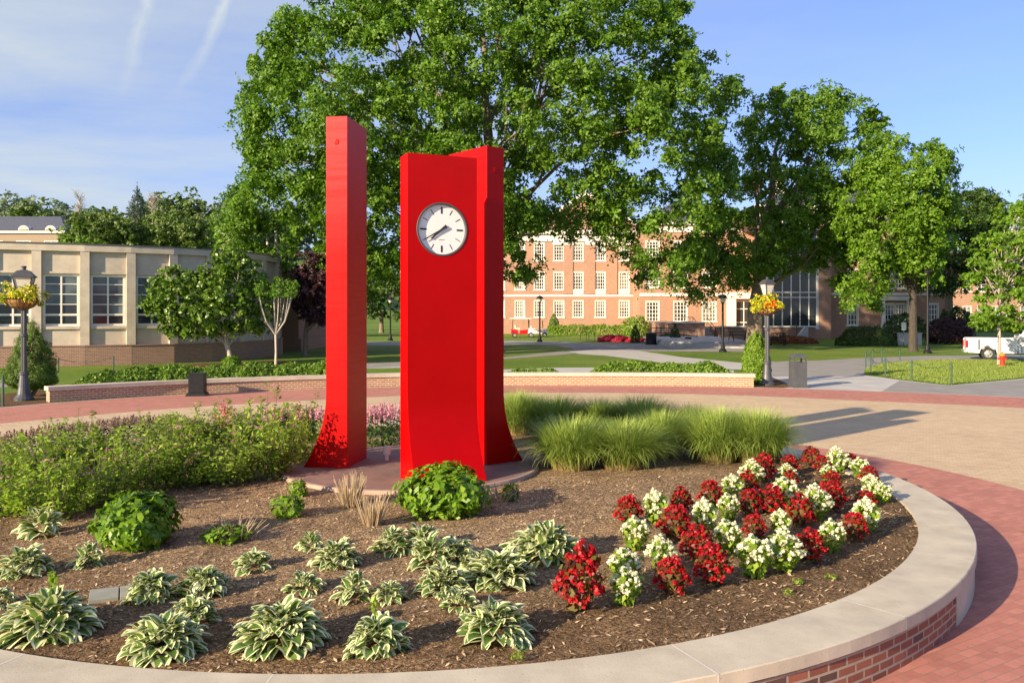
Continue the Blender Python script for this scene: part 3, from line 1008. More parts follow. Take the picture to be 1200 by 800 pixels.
def offset(line, d):
    out = []
    for i, p in enumerate(line):
        a = line[max(0, i - 1)]; b = line[min(len(line) - 1, i + 1)]
        t = Vector((b[0] - a[0], b[1] - a[1])).normalized()
        out.append((p[0] - t.y * d, p[1] + t.x * d))
    return out


def wall_strip(mb, line, thick, z0, z1):
    """a wall standing on line, its body to the left of the line's direction"""
    back = offset(line, thick)
    u = 0
    for i in range(len(line) - 1):
        a, b, c, d = line[i], line[i + 1], back[i + 1], back[i]
        u1 = u + math.dist(a, b)
        mb.face([(*a, z0), (*b, z0), (*b, z1), (*a, z1)], [(u, z0), (u1, z0), (u1, z1), (u, z1)])
        mb.face([(*c, z0), (*d, z0), (*d, z1), (*c, z1)], [(u1, z0), (u, z0), (u, z1), (u1, z1)])
        mb.face([(*a, z1), (*b, z1), (*c, z1), (*d, z1)])
        mb.face([(*d, z0), (*c, z0), (*b, z0), (*a, z0)])
        u = u1
    for i, s in ((0, 1), (-1, -1)):
        a, d = line[i], back[i]
        f = [(*d, z0), (*a, z0), (*a, z1), (*d, z1)]
        mb.face(f if s > 0 else f[::-1])


wall_line = offset(catmull([G(*p) for p in [(60, 472.2), (140, 467.2), (220, 462.6), (300, 459.0), (380, 456), (467, 453.2), (530, 452.5), (592.6, 452.3), (670, 452.2), (745, 452.4), (820, 453.1), (884, 454)]]), 0.2)
lw = thing('brick_wall', 'long low curved brick wall with pale stone coping at the back of the plaza', 'wall', (0, 0, 0))
mb = MB(); wall_strip(mb, wall_line, 0.42, 0, 0.36); mb.build('brickwork', M['low_brick'], lw)
mb = MB()
cl = offset(wall_line, -0.05)
d0 = Vector((cl[1][0] - cl[0][0], cl[1][1] - cl[0][1])).normalized() * 0.05
cl[0] = (cl[0][0] - d0.x, cl[0][1] - d0.y)
d1 = Vector((cl[-1][0] - cl[-2][0], cl[-1][1] - cl[-2][1])).normalized() * 0.05
cl[-1] = (cl[-1][0] + d1.x, cl[-1][1] + d1.y)
wall_strip(mb, cl, 0.52, 0.362, 0.49); mb.build('coping', M['limestone'], lw)


# ------------------------------------------------------------------ buildings
WRND = random.Random(4)


class Facade:
    """a straight wall from a to b (plan), z up; local s along the wall, d outwards (to the right of a->b)"""
    def __init__(self, a, b):
        self.a = Vector((*a, 0)); self.b = Vector((*b, 0))
        self.t = (self.b - self.a).normalized(); self.L = (self.b - self.a).length
        self.n = Vector((self.t.y, -self.t.x, 0))

    def p(self, s, d, z):
        q = self.a + self.t * s + self.n * d
        return (q.x, q.y, z)

    def box(self, mb, s0, s1, d0, d1, z0, z1):
        P = [self.p(s0, d1, z0), self.p(s1, d1, z0), self.p(s1, d0, z0), self.p(s0, d0, z0),
             self.p(s0, d1, z1), self.p(s1, d1, z1), self.p(s1, d0, z1), self.p(s0, d0, z1)]
        for q in ((0, 3, 2, 1), (4, 5, 6, 7), (0, 1, 5, 4), (1, 2, 6, 5), (2, 3, 7, 6), (3, 0, 4, 7)):
            mb.face([P[k] for k in q])

    def wall(self, mb, s0, s1, z0, z1, openings, d=0.0, deep=0.2):
        xs = sorted({s0, s1, *[v for o in openings for v in o[:2] if s0 < v < s1]})
        zs = sorted({z0, z1, *[v for o in openings for v in o[2:4] if z0 < v < z1]})
        for i in range(len(xs) - 1):
            for j in range(len(zs) - 1):
                cx, cz = (xs[i] + xs[i + 1]) / 2, (zs[j] + zs[j + 1]) / 2
                if any(o[0] < cx < o[1] and o[2] < cz < o[3] for o in openings): continue
                q = [(xs[i], zs[j]), (xs[i + 1], zs[j]), (xs[i + 1], zs[j + 1]), (xs[i], zs[j + 1])]
                mb.face([self.p(s, d, z) for s, z in q], q)
        for (a, b, c, e) in [o[:4] for o in openings]:
            for q in (((a, d, c), (a, d - deep, c), (a, d - deep, e), (a, d, e)), ((b, d - deep, c), (b, d, c), (b, d, e), (b, d - deep, e)),
                      ((a, d, e), (a, d - deep, e), (b, d - deep, e), (b, d, e)), ((a, d - deep, c), (a, d, c), (b, d, c), (b, d - deep, c))):
                mb.face([self.p(*v) for v in q])

    def window(self, root, s0, s1, z0, z1, cols, rows, d=-0.08, fr=0.09, mun=0.045, glass='curtain_glass', sill=True, thick=0.07, casing=0.0, heavy=()):
        mb = MB()
        if casing:
            self.box(mb, s0 - casing, s0, d, 0.03, z0, z1 + casing); self.box(mb, s1, s1 + casing, d, 0.03, z0, z1 + casing)
            self.box(mb, s0 + 0.001, s1 - 0.001, d, 0.03, z1, z1 + casing - 0.002)
        self.box(mb, s0, s0 + fr, d, d + thick, z0, z1); self.box(mb, s1 - fr, s1, d, d + thick, z0, z1)
        self.box(mb, s0 + fr, s1 - fr, d, d + thick - 0.003, z0, z0 + fr); self.box(mb, s0 + fr, s1 - fr, d, d + thick - 0.003, z1 - fr, z1)
        for k in range(1, cols):
            s = s0 + (s1 - s0) * k / cols
            w = mun * (1.9 if ('c', k) in heavy else 1)
            self.box(mb, s - w / 2, s + w / 2, d, d + thick - 0.008, z0 + fr, z1 - fr)
        if isinstance(rows, int): rows = [k / rows for k in range(1, rows)]
        for k, f in enumerate(rows):
            z = z0 + (z1 - z0) * f
            w = mun * (2.4 if ('r', k) in heavy else 1)
            self.box(mb, s0 + fr, s1 - fr, d, d + thick - 0.014, z - w / 2, z + w / 2)
        if sill:
            self.box(mb, s0 - 0.1 - casing, s1 + 0.1 + casing, d, 0.09, z0 - 0.12, z0 - 0.001)
        w = mb.build('window', M['trim'], root)
        WRND.seed(int(abs(s0 * 131 + z0 * 977 + self.a.x * 57)))
        drop = WRND.choice((0.0, 0.25, 0.45, 0.62, 1.0)) if glass == 'curtain_glass' else WRND.choice((0.39, 0.585, 0.78)) if glass == 'blind_glass' else 0
        zs = z1 - fr * 0.5 - (z1 - z0 - fr) * drop
        if drop < 1:
            mb = MB(); self.box(mb, s0 + fr * 0.5, s1 - fr * 0.5, d - 0.03, d + 0.012, z0 + fr * 0.5, zs)
            mb.build('pane', M['glass'], w)
        if drop > 0:
            mb = MB(); self.box(mb, s0 + fr * 0.5, s1 - fr * 0.5, d - 0.03, d + 0.011, zs, z1 - fr * 0.5)
            mb.build('pane', M[glass], w)
        return w


# ---- round-ended limestone building on the left
rb = thing('round_building', 'low limestone building with a rounded end, tall white windows and a brick plinth', 'building', (0, 0, 0))
BP = [(-34.9, 40.1), (-32.8, 40.9), (-30.7, 41.7), (-28.65, 42.5), (-26.6, 43.3), (-24.56, 44.1), (-22.5, 44.95), (-20.55, 46.0), (-18.76, 47.2), (-17.25, 48.7), (-16.1, 50.6), (-15.45, 52.8), (-15.3, 55.4), (-15.9, 58.2), (-17.2, 60.8)]
TOPZ = 6.35
st, plinth, pil, rec = MB(), MB(), MB(), MB()
for i in range(len(BP) - 1):
    fa = Facade(BP[i], BP[i + 1])
    L = fa.L
    ops = []
    if i < 9:
        ops = [(0.26, L - 0.26, 2.08, 4.80)]
    fa.wall(st, 0, L, 1.03, 6.0, ops, 0.0, 0.22)
    if i < 9:
        fa.window(rb, 0.26, L - 0.26, 2.08, 4.80, 2, [0.22, 0.42, 0.615, 0.81], d=-0.16, fr=0.12, mun=0.045, glass='blind_glass', sill=False, heavy=(('c', 1), ('r', 0)))
        fa.box(st, 0.24, L - 0.24, -0.01, 0.10, 1.93, 2.075)
        # sunk panel edges above the window
        fa.box(st, 0.2, L - 0.2, 0.0, 0.045, 4.83, 4.93)
    # entablature band, coping, plinth
    fa.box(pil, -0.02, L + 0.02, -0.3, 0.2, 6.0, TOPZ)
    fa.box(rec, -0.03, L + 0.03, -0.35, 0.24, TOPZ + 0.002, TOPZ + 0.06)
    fa.box(plinth, -0.05, L + 0.05, -0.2, 0.26, 0.0, 1.03)
    fa.box(plinth, -0.04, L + 0.04, -0.2, 0.30, 1.03, 1.08)
for i in range(1, len(BP) - 1):
    a, b, c = Vector(BP[i - 1]), Vector(BP[i]), Vector(BP[i + 1])
    t = ((b - a).normalized() + (c - b).normalized()).normalized()
    fp = Facade(tuple(b - t * 0.22), tuple(b + t * 0.22))
    fp.box(pil, 0, fp.L, -0.1, 0.17, 1.082, 5.998)
fe = Facade(BP[-1], (-26, 66)); fe.wall(st, 0, fe.L, 0, TOPZ, [], 0.0)
fe = Facade((-34.9, 66), BP[0]); fe.wall(st, 0, fe.L, 0, TOPZ, [], 0.0)
st.build('wall', M['limestone'], rb); pil.build('pilaster_band', M['limestone'], rb); plinth.build('plinth', M['base_brick'], rb); rec.build('coping', M['grey_metal'], rb)
mb = MB(); mb.face([(x, y, TOPZ - 0.1) for x, y in BP + [(-26, 66), (-34.9, 66)]]); mb.build('roof', M['asphalt'], rb)
for x in (313.5, 323.5):
    p = MB(); yy = 57.5
    p.lathe([(0.10, 6.2), (0.10, FZ(271, yy)), (0.0, FZ(270, yy))], 10, (FX(x, yy), yy, 0)); p.build('vent_pipe', M['pipe'], rb, smooth=False)

bb = thing('brick_annex', 'dark brick annex standing behind the rounded limestone building', 'building', (0, 0, 0))
mb = MB(); ya = 62
mb.b(FX(300, ya), FX(350, ya), ya, ya + 14, 0, FZ(318, ya)); mb.build('wall', M['base_brick'], bb)
mb = MB(); mb.b(FX(300, ya) - .1, FX(350, ya) + .15, ya - .15, ya + 14.1, FZ(318, ya) + 0.002, FZ(316, ya)); mb.b(FX(300, ya) - .1, FX(350, ya) + .25, ya - .25, ya + 14.1, 0, 0.9); mb.build('trim_band', M['base_brick'], bb)

# ---- brick hall at the back
hall = thing('brick_hall', 'three storey red brick college hall with white windows, stone cornice and gable', 'building', (0, 0, 0))
YM = 112.0
fm = Facade((FX(480, YM), YM), (FX(749, YM), YM))
def ms(px, y=YM, f=fm): return FX(px, y) - f.a.x
def openings(f, y, cols, rows):
    return [(FX(a, y) - f.a.x, FX(b, y) - f.a.x, FZ(z0, y), FZ(z1, y)) for a, b in cols for z0, z1 in rows]
colsM = [(557, 568), (580, 591), (604, 614.5), (626.5, 637.5), (649.5, 660.5), (672, 683), (698, 709), (726, 737)]
rowsM = [(371.5, 352.5), (339.5, 319), (305.5, 285)]
ops = openings(fm, YM, colsM, rowsM)
hw, ht = MB(), MB()
def flush(mb, name, m):
    if mb.f:
        mb.build(name, M[m], hall)
    mb.v, mb.f, mb.uv = [], [], []
ZC0, ZC1 = FZ(283, YM), FZ(270, YM)
fm.wall(hw, 0, fm.L, 0, ZC0, ops, 0.0, 0.25)
for o in ops:
    fm.window(hall, *o, 4, 5, d=-0.12, fr=0.11, mun=0.07, casing=0.10)
fm.box(ht, 0, fm.L, -0.1, 0.10, FZ(347.6, YM), FZ(345.2, YM)); flush(ht, 'belt_course', 'trim')
fm.box(ht, 0, fm.L, -0.2, 0.16, ZC0, ZC1 - 0.5); fm.box(ht, -0.2, fm.L + 0.2, -0.2, 0.55, ZC1 - 0.498, ZC1); flush(ht, 'cornice', 'trim')
for a, b in colsM[5:]:
    fm.box(ht, ms(a) - 0.08, ms(b) + 0.08, -0.05, 0.05, FZ(344.4, YM), FZ(340.8, YM)); flush(ht, 'spandrel', 'trim')
for px in (666, 692, 718, 744):
    fm.box(hw, ms(px) - 0.6, ms(px) + 0.6, -0.05, 0.10, FZ(344.4, YM), ZC0 - 0.002)
for px in (654, 666, 692, 718, 744):
    fm.box(ht, ms(px) - 0.7, ms(px) + 0.7, -0.02, 0.2, ZC0 - 0.45, ZC0 - 0.003); flush(ht, 'capital', 'trim')
mb = MB(); fm.box(mb, ms(748), ms(750.5), 0.02, 0.22, 0.5, ZC0 - 0.01); mb.build('downpipe', M['bark'], hall)
# gable
gx0, gx1, gz = ms(622), ms(752), FZ(228, YM)
gm = (gx0 + gx1) / 2
hw.face([fm.p(gx0, 0.05, ZC1), fm.p(gx1, 0.05, ZC1), fm.p(gm, 0.05, gz)], [(gx0, 0), (gx1, 0), (gm, gz - ZC1)])
for (a, b) in ((gx0, gm), (gm, gx1)):
    za, zb = (ZC1, gz) if a == gx0 else (gz, ZC1)
    for d0, d1 in ((0.05, 0.5),):
        P = [fm.p(a, d1, za), fm.p(b, d1, zb), fm.p(b, d1, zb + 0.5), fm.p(a, d1, za + 0.5)]
        Q = [fm.p(a, d0, za), fm.p(b, d0, zb), fm.p(b, d0, zb + 0.5), fm.p(a, d0, za + 0.5)]
        ht.face(P); ht.face([P[1], P[0], Q[0], Q[1]]); ht.face([P[3], P[2], Q[2], Q[3]])
flush(ht, 'gable_trim', 'trim'); flush(hw, 'wall', 'hall_brick')
# section to the right of the downpipe
YR = 106.0
fr_ = Facade((FX(749.5, YR), YR), (FX(884, YR), YR))
colsR = [(757.5, 772), (790, 805), (823.5, 839)]
rowsR = [(376.5, 353.5), (337, 317), (302, 283)]
ops = openings(fr_, YR, colsR, rowsR)
door = (FX(862, YR) - fr_.a.x, FX(882, YR) - fr_.a.x, FZ(391.5, YR), FZ(352, YR))
fr_.wall(hw, 0, fr_.L, 0, FZ(272, YR), ops + [door], 0.0, 0.25)
for o in ops:
    fr_.window(hall, *o, 4, 5, d=-0.12, fr=0.12, mun=0.075, casing=0.11)
fr_.box(ht, 0, fr_.L, -0.1, 0.10, FZ(347, YR), FZ(343.5, YR)); flush(ht, 'belt_course', 'trim')
fr_.box(ht, 0, fr_.L, -0.2, 0.16, FZ(272, YR), FZ(264, YR)); fr_.box(ht, 0, fr_.L, -0.2, 0.55, FZ(264, YR) + .002, FZ(260, YR)); flush(ht, 'cornice', 'trim')
fr_.box(ht, door[0] - 1.1, door[0] - 0.05, -0.05, 0.45, 0.3, door[3] + 0.2); fr_.box(ht, door[1] + 0.05, door[1] + 0.9, -0.05, 0.45, 0.3, door[3] + 0.2)
fr_.box(ht, door[0] - 1.3, door[1] + 1.1, -0.05, 0.55, door[3] + 0.202, door[3] + 1.0); flush(ht, 'portal', 'trim')
fr_.window(hall, *door, 2, [0.35, 0.75], d=-0.2, fr=0.14, mun=0.1, glass='glass', sill=False).name = 'door'
hw.face([(FX(749.5, YR), YR, 0), (FX(749.5, YR), YR, FZ(272, YR)), (FX(749.5, YR), YM, FZ(272, YR)), (FX(749.5, YR), YM, 0)])
flush(hw, 'wall', 'hall_brick')
# big glazed bay
YB = 90.0
fb = Facade((FX(884, YB), YB), (FX(974, YB), YB))
gs0, gs1 = FX(886, YB) - fb.a.x, FX(958.5, YB) - fb.a.x
gop = (gs0, gs1, FZ(384, YB), FZ(252, YB))
fb.wall(hw, 0, fb.L, 0, FZ(246, YB), [gop], 0.0, 0.2)
gw = fb.window(hall, *gop, 7, [0.27, 0.315, 0.52, 0.76], d=-0.12, fr=0.16, mun=0.11, glass='glass', casing=0.06)
fb.box(ht, 0, fb.L, -0.1, 0.4, FZ(246, YB), FZ(240, YB)); flush(ht, 'cornice', 'trim')
hw.face([(FX(884, YB), YB, 0), (FX(884, YB), YB, FZ(246, YB)), (FX(884, YR), YR, FZ(246, YB)), (FX(884, YR), YR, 0)])
flush(hw, 'wall', 'hall_brick')
# right wing
YW = 92.0
fw = Facade((FX(974, YW), YW), (FX(1113, YW), YW))
colsW = [(993.5, 1005), (1037, 1048), (1049.5, 1060), (1088, 1099)]
rowsW = [(381, 356), (338, 316), (300, 280)]
ops = openings(fw, YW, colsW, rowsW)
fw.wall(hw, 0, fw.L, 0, FZ(262, YW), ops, 0.0, 0.25)
for o in ops:
    fw.window(hall, *o, 3, 4, d=-0.12, fr=0.11, mun=0.07, casing=0.1)
fw.box(ht, 0, fw.L, -0.1, 0.10, FZ(346, YW), FZ(343, YW)); flush(ht, 'belt_course', 'trim'); fw.box(ht, 0, fw.L, -0.2, 0.5, FZ(262, YW), FZ(254, YW)); flush(ht, 'cornice', 'trim')
fw.box(ht, FX(1032, YW) - fw.a.x, FX(1036, YW) - fw.a.x, 0, 0.3, 0.4, FZ(352, YW)); fw.box(ht, FX(1062, YW) - fw.a.x, FX(1066, YW) - fw.a.x, 0, 0.3, 0.4, FZ(352, YW))
fw.box(ht, FX(1031, YW) - fw.a.x, FX(1067, YW) - fw.a.x, 0, 0.4, FZ(352, YW) + .002, FZ(347, YW))
fs = Facade((FX(1113, YW), YW), (FX(1113, YW) + 2, YW + 40)); fs.wall(hw, 0, fs.L, 0, FZ(262, YW), [], 0)
flush(hw, 'wall', 'hall_brick'); flush(ht, 'portal', 'trim')
# roofs
rf = MB()
def hip(x0, x1, y0, y1, z, h):
    m = min((x1 - x0), (y1 - y0)) / 2
    a, b, c, d = (x0, y0, z), (x1, y0, z), (x1, y1, z), (x0, y1, z)
    e, f = (x0 + m, (y0 + y1) / 2, z + h), (x1 - m, (y0 + y1) / 2, z + h)
    rf.face([a, b, f, e]); rf.face([b, c, f]); rf.face([c, d, e, f]); rf.face([d, a, e])
hip(FX(480, YM), FX(750, YM), YM - 0.5, YM + 18, ZC1 + 0.01, 3.6)
hip(FX(749.6, YR), FX(885, YR), YR - 0.5, YR + 20, FZ(260, YR) + 0.01, 4.4)
hip(FX(884, YB), FX(1114, YB) + 1, YB - 0.4, YB + 26, FZ(240, YB) + 0.02, 4.5)
g0, g1, gmid = fm.p(gx0, 0.5, ZC1 + 0.52), fm.p(gx1, 0.5, ZC1 + 0.52), fm.p(gm, 0.5, gz + 0.52)
bk = lambda p: (p[0], p[1] + 9, p[2])
rf.face([g0, gmid, bk(gmid), bk(g0)]); rf.face([gmid, g1, bk(g1), bk(gmid)])
rf.build('roof', M['slate'], hall)
ch = MB(); ch.b(FX(905, 112), FX(916, 112), 111, 112.2, 15, FZ(205, 112)); ch.build('chimney', M['trim'], hall)

# terrace, steps and railings in front of the entrance
terr = thing('terrace', 'raised brick entrance terrace with stone coping and steps in front of the brick hall', 'terrace', (0, 0, 0))
YT = 84.0
mb = MB(); mb.b(FX(783, YT), FX(826, YT), YT, YR - 0.02, 0, FZ(378.5, YT)); mb.b(FX(846, YT), FX(960, YT), YT + 1, YB - 0.25, 0, FZ(383.5, YT))
mb.b(FX(826, YT), FX(846, YT), YT + 6, YR - 0.02, 0, FZ(383.5, YT)); mb.build('wall', M['base_brick'], terr)
mb = MB(); mb.b(FX(782, YT), FX(826.5, YT), YT - 0.15, YT + 0.4, FZ(378.5, YT) + .002, FZ(377, YT)); mb.b(FX(845.5, YT), FX(961, YT), YT + 0.85, YT + 1.4, FZ(383.5, YT) + .002, FZ(382, YT)); mb.build('coping', M['trim'], terr)
mb = MB(); top = FZ(383.5, YT)
for k in range(8):
    mb.b(FX(826, YT) + .02, FX(846, YT) - .02, YT + 5.9 - 0.42 * (k + 1), YT + 6.0, top - 0.165 * (k + 1), top - 0.165 * k - 0.003)
mb.build('steps', M['concrete'], terr)
lo = MB()
for k, (z, yy) in enumerate(((0.16, 66.5), (0.32, 67.2), (0.46, 67.9))):
    lo.b(FX(786 + 2 * k, 68), FX(890, 68), yy, YT - 0.02, z - 0.16 if k else 0, z)
lo.build('landing', M['concrete'], terr)
def railing(pts, name='railing', h=0.95):
    mb = MB()
    for (a, b) in zip(pts[:-1], pts[1:]):
        a, b = Vector(a), Vector(b)
        for zz in (h, h * 0.5): mb.tube([a + Vector((0, 0, zz)), b + Vector((0, 0, zz))], 0.035, 5)
        n = max(2, int((b - a).length / 1.3))
        for k in range(n + 1):
            p = a.lerp(b, k / n); mb.tube([p, p + Vector((0, 0, h))], 0.03, 5)
    return mb.build(name, M['black'], terr)
xl, xr_ = FX(826, YT) + .1, FX(846, YT) - .1
railing([(xl, YT + 2.4, 0.3), (xl, YT + 6, top), (xl, YT + 12, top)]); railing([(xr_, YT + 2.4, 0.3), (xr_, YT + 6, top)])
railing([(FX(760, YT), YT - 1.5, 0.35), (FX(783, YT), YT - 1.5, 0.35), (FX(813, YT), YT - 1.5, 0)])
railing([(FX(935, YT), YT + 1.2, FZ(382, YT)), (FX(960, YT), YT + 1.2, FZ(382, YT))]); railing([(FX(924, YT), YT - 2.5, 0.2), (FX(937, YT), YT + 1, FZ(382, YT))])
mb = MB(); mb.extrude_y([(FX(920, YT), 0.0), (FX(934, YT), FZ(382, YT)), (FX(937, YT), FZ(382, YT)), (FX(937, YT), 0.0)], YT - 2.5, YT - 2.1); mb.build('stair_cheek', M['concrete'], terr)

# ---- far buildings
def far_house(name, label, x0, x1, y, z0, z1, wallm, cols, rows, depth=14, roof_h=0, win=(1.2, 1.8)):
    t = thing(name, label, 'building', (0, 0, 0))
    f = Facade((x0, y), (x1, y))
    ops = []
    for i in range(cols):
        for j in range(rows):
            s = f.L * (i + 0.5) / cols; z = z0 + (z1 - z0) * (j + 0.52) / rows
            ops.append((s - win[0] / 2, s + win[0] / 2, z - win[1] / 2, z + win[1] / 2))
    mb = MB(); f.wall(mb, 0, f.L, z0 - 6, z1, ops)
    mb.b(x0, x0 + 0.3, y + 0.3, y + depth, z0 - 6, z1); mb.b(x1 - 0.3, x1, y + 0.3, y + depth, z0 - 6, z1)
    mb.build('wall', M[wallm], t)
    for o in ops: f.window(t, *o, 2, 3, d=-0.1, fr=0.16, mun=0.09)
    mb = MB(); f.box(mb, -0.2, f.L + 0.2, -0.2, 0.4, z1, z1 + 0.5); mb.build('cornice', M['trim'], t)
    mb = MB()
    if roof_h:
        m = min(f.L, depth) * 0.5
        a, b, c, d = (x0 - .6, y - .6, z1 + .51), (x1 + .6, y - .6, z1 + .51), (x1 + .6, y + depth, z1 + .51), (x0 - .6, y + depth, z1 + .51)
        e, g = (x0 + m * .6, y + depth / 2, z1 + .5 + roof_h), (x1 - m * .6, y + depth / 2, z1 + .5 + roof_h)
        mb.face([a, b, g, e]); mb.face([b, c, g]); mb.face([c, d, e, g]); mb.face([d, a, e])
    else:
        mb.face([(x0, y, z1 + .4), (x1, y, z1 + .4), (x1, y + depth, z1 + .4), (x0, y + depth, z1 + .4)])
    mb.build('roof', M['slate'], t)
    return t
far_house('brick_hall', 'distant red brick building glimpsed between the trees behind the white pickup', FX(1108, 160), FX(1260, 160), 160, 0, FZ(318, 160), 'hall_brick', 9, 2, roof_h=4, win=(1.7, 2.6))
YD = 150
dh = far_house('slate_roof_building', 'tan building with slate roof and two half round dormers, far left on the hill', FX(-120, YD), FX(76, YD), YD, FZ(300, YD), FZ(273.5, YD), 'tan_wall', 6, 1, depth=20, roof_h=3.6, win=(2.6, 1.3))
for px in (28.5, 60):
    mb = MB(); r = 6.6 * YD / 1000
    cx, cz = FX(px, YD), FZ(271, YD)
    arcp = [(cx + r * math.cos(math.pi * k / 12), cz + r * math.sin(math.pi * k / 12)) for k in range(13)]
    mb.extrude_y(arcp, YD - 0.3, YD + 5); d = mb.build('dormer', M['trim'], dh)
    mb = MB(); r *= 0.72
    arcp = [(cx + r * math.cos(math.pi * k / 12), cz + 0.15 + r * math.sin(math.pi * k / 12)) for k in range(13)]
    mb.extrude_y(arcp, YD - 0.36, YD - 0.31); mb.build('louvre', M['limestone'], d)
mb = MB(); yc = 118; ct = thing('brick_tower', 'small brick stair tower showing between the trees behind the rounded building', 'building', (0, 0, 0))
mb.b(FX(261, yc), FX(275, yc), yc, yc + 3, 0, FZ(275.5, yc)); mb.build('wall', M['hall_brick'], ct)
mb = MB(); mb.b(FX(260.4, yc), FX(275.6, yc), yc - 0.1, yc + 3.1, FZ(275.5, yc) + .002, FZ(273, yc)); mb.build('coping', M['trim'], ct)

# ================================================================== TREES
tree('oak_tree', 'huge spreading green oak towering behind the red clock tower', 'tree', 577, 58,
     [(272, 300), (266, 262), (285, 215), (286, 150), (298, 95), (322, 40), (372, 6), (420, -25), (520, -50), (640, -60), (740, -40), (792, 12), (832, 66), (866, 122), (860, 170), (870, 220), (852, 262), (838, 300), (805, 335), (770, 348), (745, 322), (722, 304), (690, 282), (655, 280), (642, 300), (645, 335), (620, 348), (590, 338), (560, 330), (500, 345), (440, 352), (420, 352), (385, 342), (360, 322), (330, 332), (300, 312)],
     9.5, 900, 0.7, 1.45, 420, 0.225, 'oak', 0.75, 5.5, 11, limbs=40, sec=4)
tree('maple_tree', 'tall dark green maple behind the right lamp post in front of the glazed bay', 'tree', 885, 66,
     [(792, 335), (800, 280), (842, 235), (858, 172), (878, 116), (905, 98), (935, 106), (960, 98), (985, 106), (1036, 148), (1046, 190), (1030, 232), (1010, 262), (1006, 318), (965, 322), (935, 318), (905, 328), (876, 337), (850, 350), (822, 358), (800, 352)],
     6.0, 330, 0.65, 1.25, 330, 0.21, 'maple', 0.62, 3.4, 12, limbs=26)
tree('maple_tree', 'yellow green maple with low hanging branches between the tall maple and the tall lamp', 'tree', 1070, 61,
     [(958, 240), (985, 204), (1030, 166), (1075, 155), (1102, 182), (1114, 215), (1112, 262), (1100, 300), (1086, 336), (1050, 332), (1032, 312), (1040, 330), (1030, 372), (1018, 378), (1012, 345), (1004, 384), (984, 372), (974, 332), (986, 300), (962, 268)],
     5.0, 250, 0.5, 1.1, 330, 0.19, 'lime', 0.27, 4.0, 13, limbs=20, bark='shaded_bark')
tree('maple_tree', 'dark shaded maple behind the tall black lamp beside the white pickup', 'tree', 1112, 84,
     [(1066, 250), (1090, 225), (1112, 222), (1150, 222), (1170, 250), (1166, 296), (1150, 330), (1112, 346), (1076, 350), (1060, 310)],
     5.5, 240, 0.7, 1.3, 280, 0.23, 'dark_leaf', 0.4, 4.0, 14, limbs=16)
tree('ash_tree', 'pale green ash at the right edge behind the staked sapling', 'tree', 1205, 98,
     [(1150, 330), (1160, 275), (1180, 232), (1215, 220), (1260, 235), (1290, 290), (1270, 345), (1200, 352), (1160, 345)],
     6, 190, 0.8, 1.5, 260, 0.25, 'far_leaf', 0.4, 3.5, 15, limbs=14)
tree('sapling_tree', 'slim staked young tree with airy yellow green leaves beside the fire hydrant', 'tree', 1171, 45.3,
     [(1124, 322), (1150, 282), (1172, 238), (1200, 226), (1228, 262), (1242, 330), (1238, 384), (1200, 392), (1150, 385), (1122, 388), (1128, 372), (1152, 352)],
     1.8, 330, 0.26, 0.5, 100, 0.15, 'lime', 0.085, 1.9, 16, limbs=30, bark='pale_bark', squash=0.45, sec=2)
tree('magnolia_tree', 'dense glossy magnolia with two crooked pale stems in front of the rounded building', 'tree', 271, 44.2,
     [(166, 350), (176, 332), (200, 312), (232, 308), (240, 320), (244, 300), (262, 290), (282, 292), (304, 306), (312, 330), (320, 345), (326, 370), (314, 390), (290, 392), (262, 396), (228, 398), (196, 392), (184, 376)],
     2.3, 260, 0.30, 0.55, 150, 0.17, 'magnolia', 0.13, 0.9, 17, limbs=18, bark='pale_bark', lean=-0.4)
tree('plum_tree', 'dark purple leaved plum in the shade beside the brick annex', 'tree', 358, 55,
     [(340, 330), (350, 300), (366, 290), (392, 298), (404, 330), (402, 365), (384, 382), (362, 380), (344, 366)],
     2.2, 90, 0.4, 0.7, 120, 0.2, 'purple', 0.16, 1.4, 18, limbs=10)
tree('elm_tree', 'broad mid green tree above the roof of the rounded building, left one of two', 'tree', 130, 84,
     [(82, 300), (80, 268), (96, 248), (120, 237), (150, 246), (168, 256), (176, 276), (172, 300), (130, 306)],
     4.5, 130, 0.8, 1.3, 110, 0.3, 'far_leaf', 0.35, 3, 19, limbs=10)
tree('elm_tree', 'broad mid green tree above the roof of the rounded building, right one of two', 'tree', 215, 86,
     [(160, 300), (164, 272), (182, 254), (212, 247), (240, 252), (262, 270), (266, 300), (210, 306)],
     4.5, 130, 0.8, 1.3, 110, 0.3, 'far_leaf', 0.35, 3, 20, limbs=10)
tree('flowering_shrub', 'yellowish flowering treetop rising just over the rounded building roof', 'shrub', 95, 72,
     [(66, 298), (72, 282), (90, 273), (112, 278), (124, 292), (110, 300)],
     1.6, 40, 0.4, 0.6, 90, 0.2, 'box_leaf', 0.15, 2, 21, limbs=6)
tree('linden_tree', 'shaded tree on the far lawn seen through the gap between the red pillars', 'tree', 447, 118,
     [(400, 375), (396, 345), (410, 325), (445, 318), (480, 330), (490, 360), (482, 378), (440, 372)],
     4, 90, 0.8, 1.4, 90, 0.34, 'dark_leaf', 0.3, 2.0, 22, limbs=8)

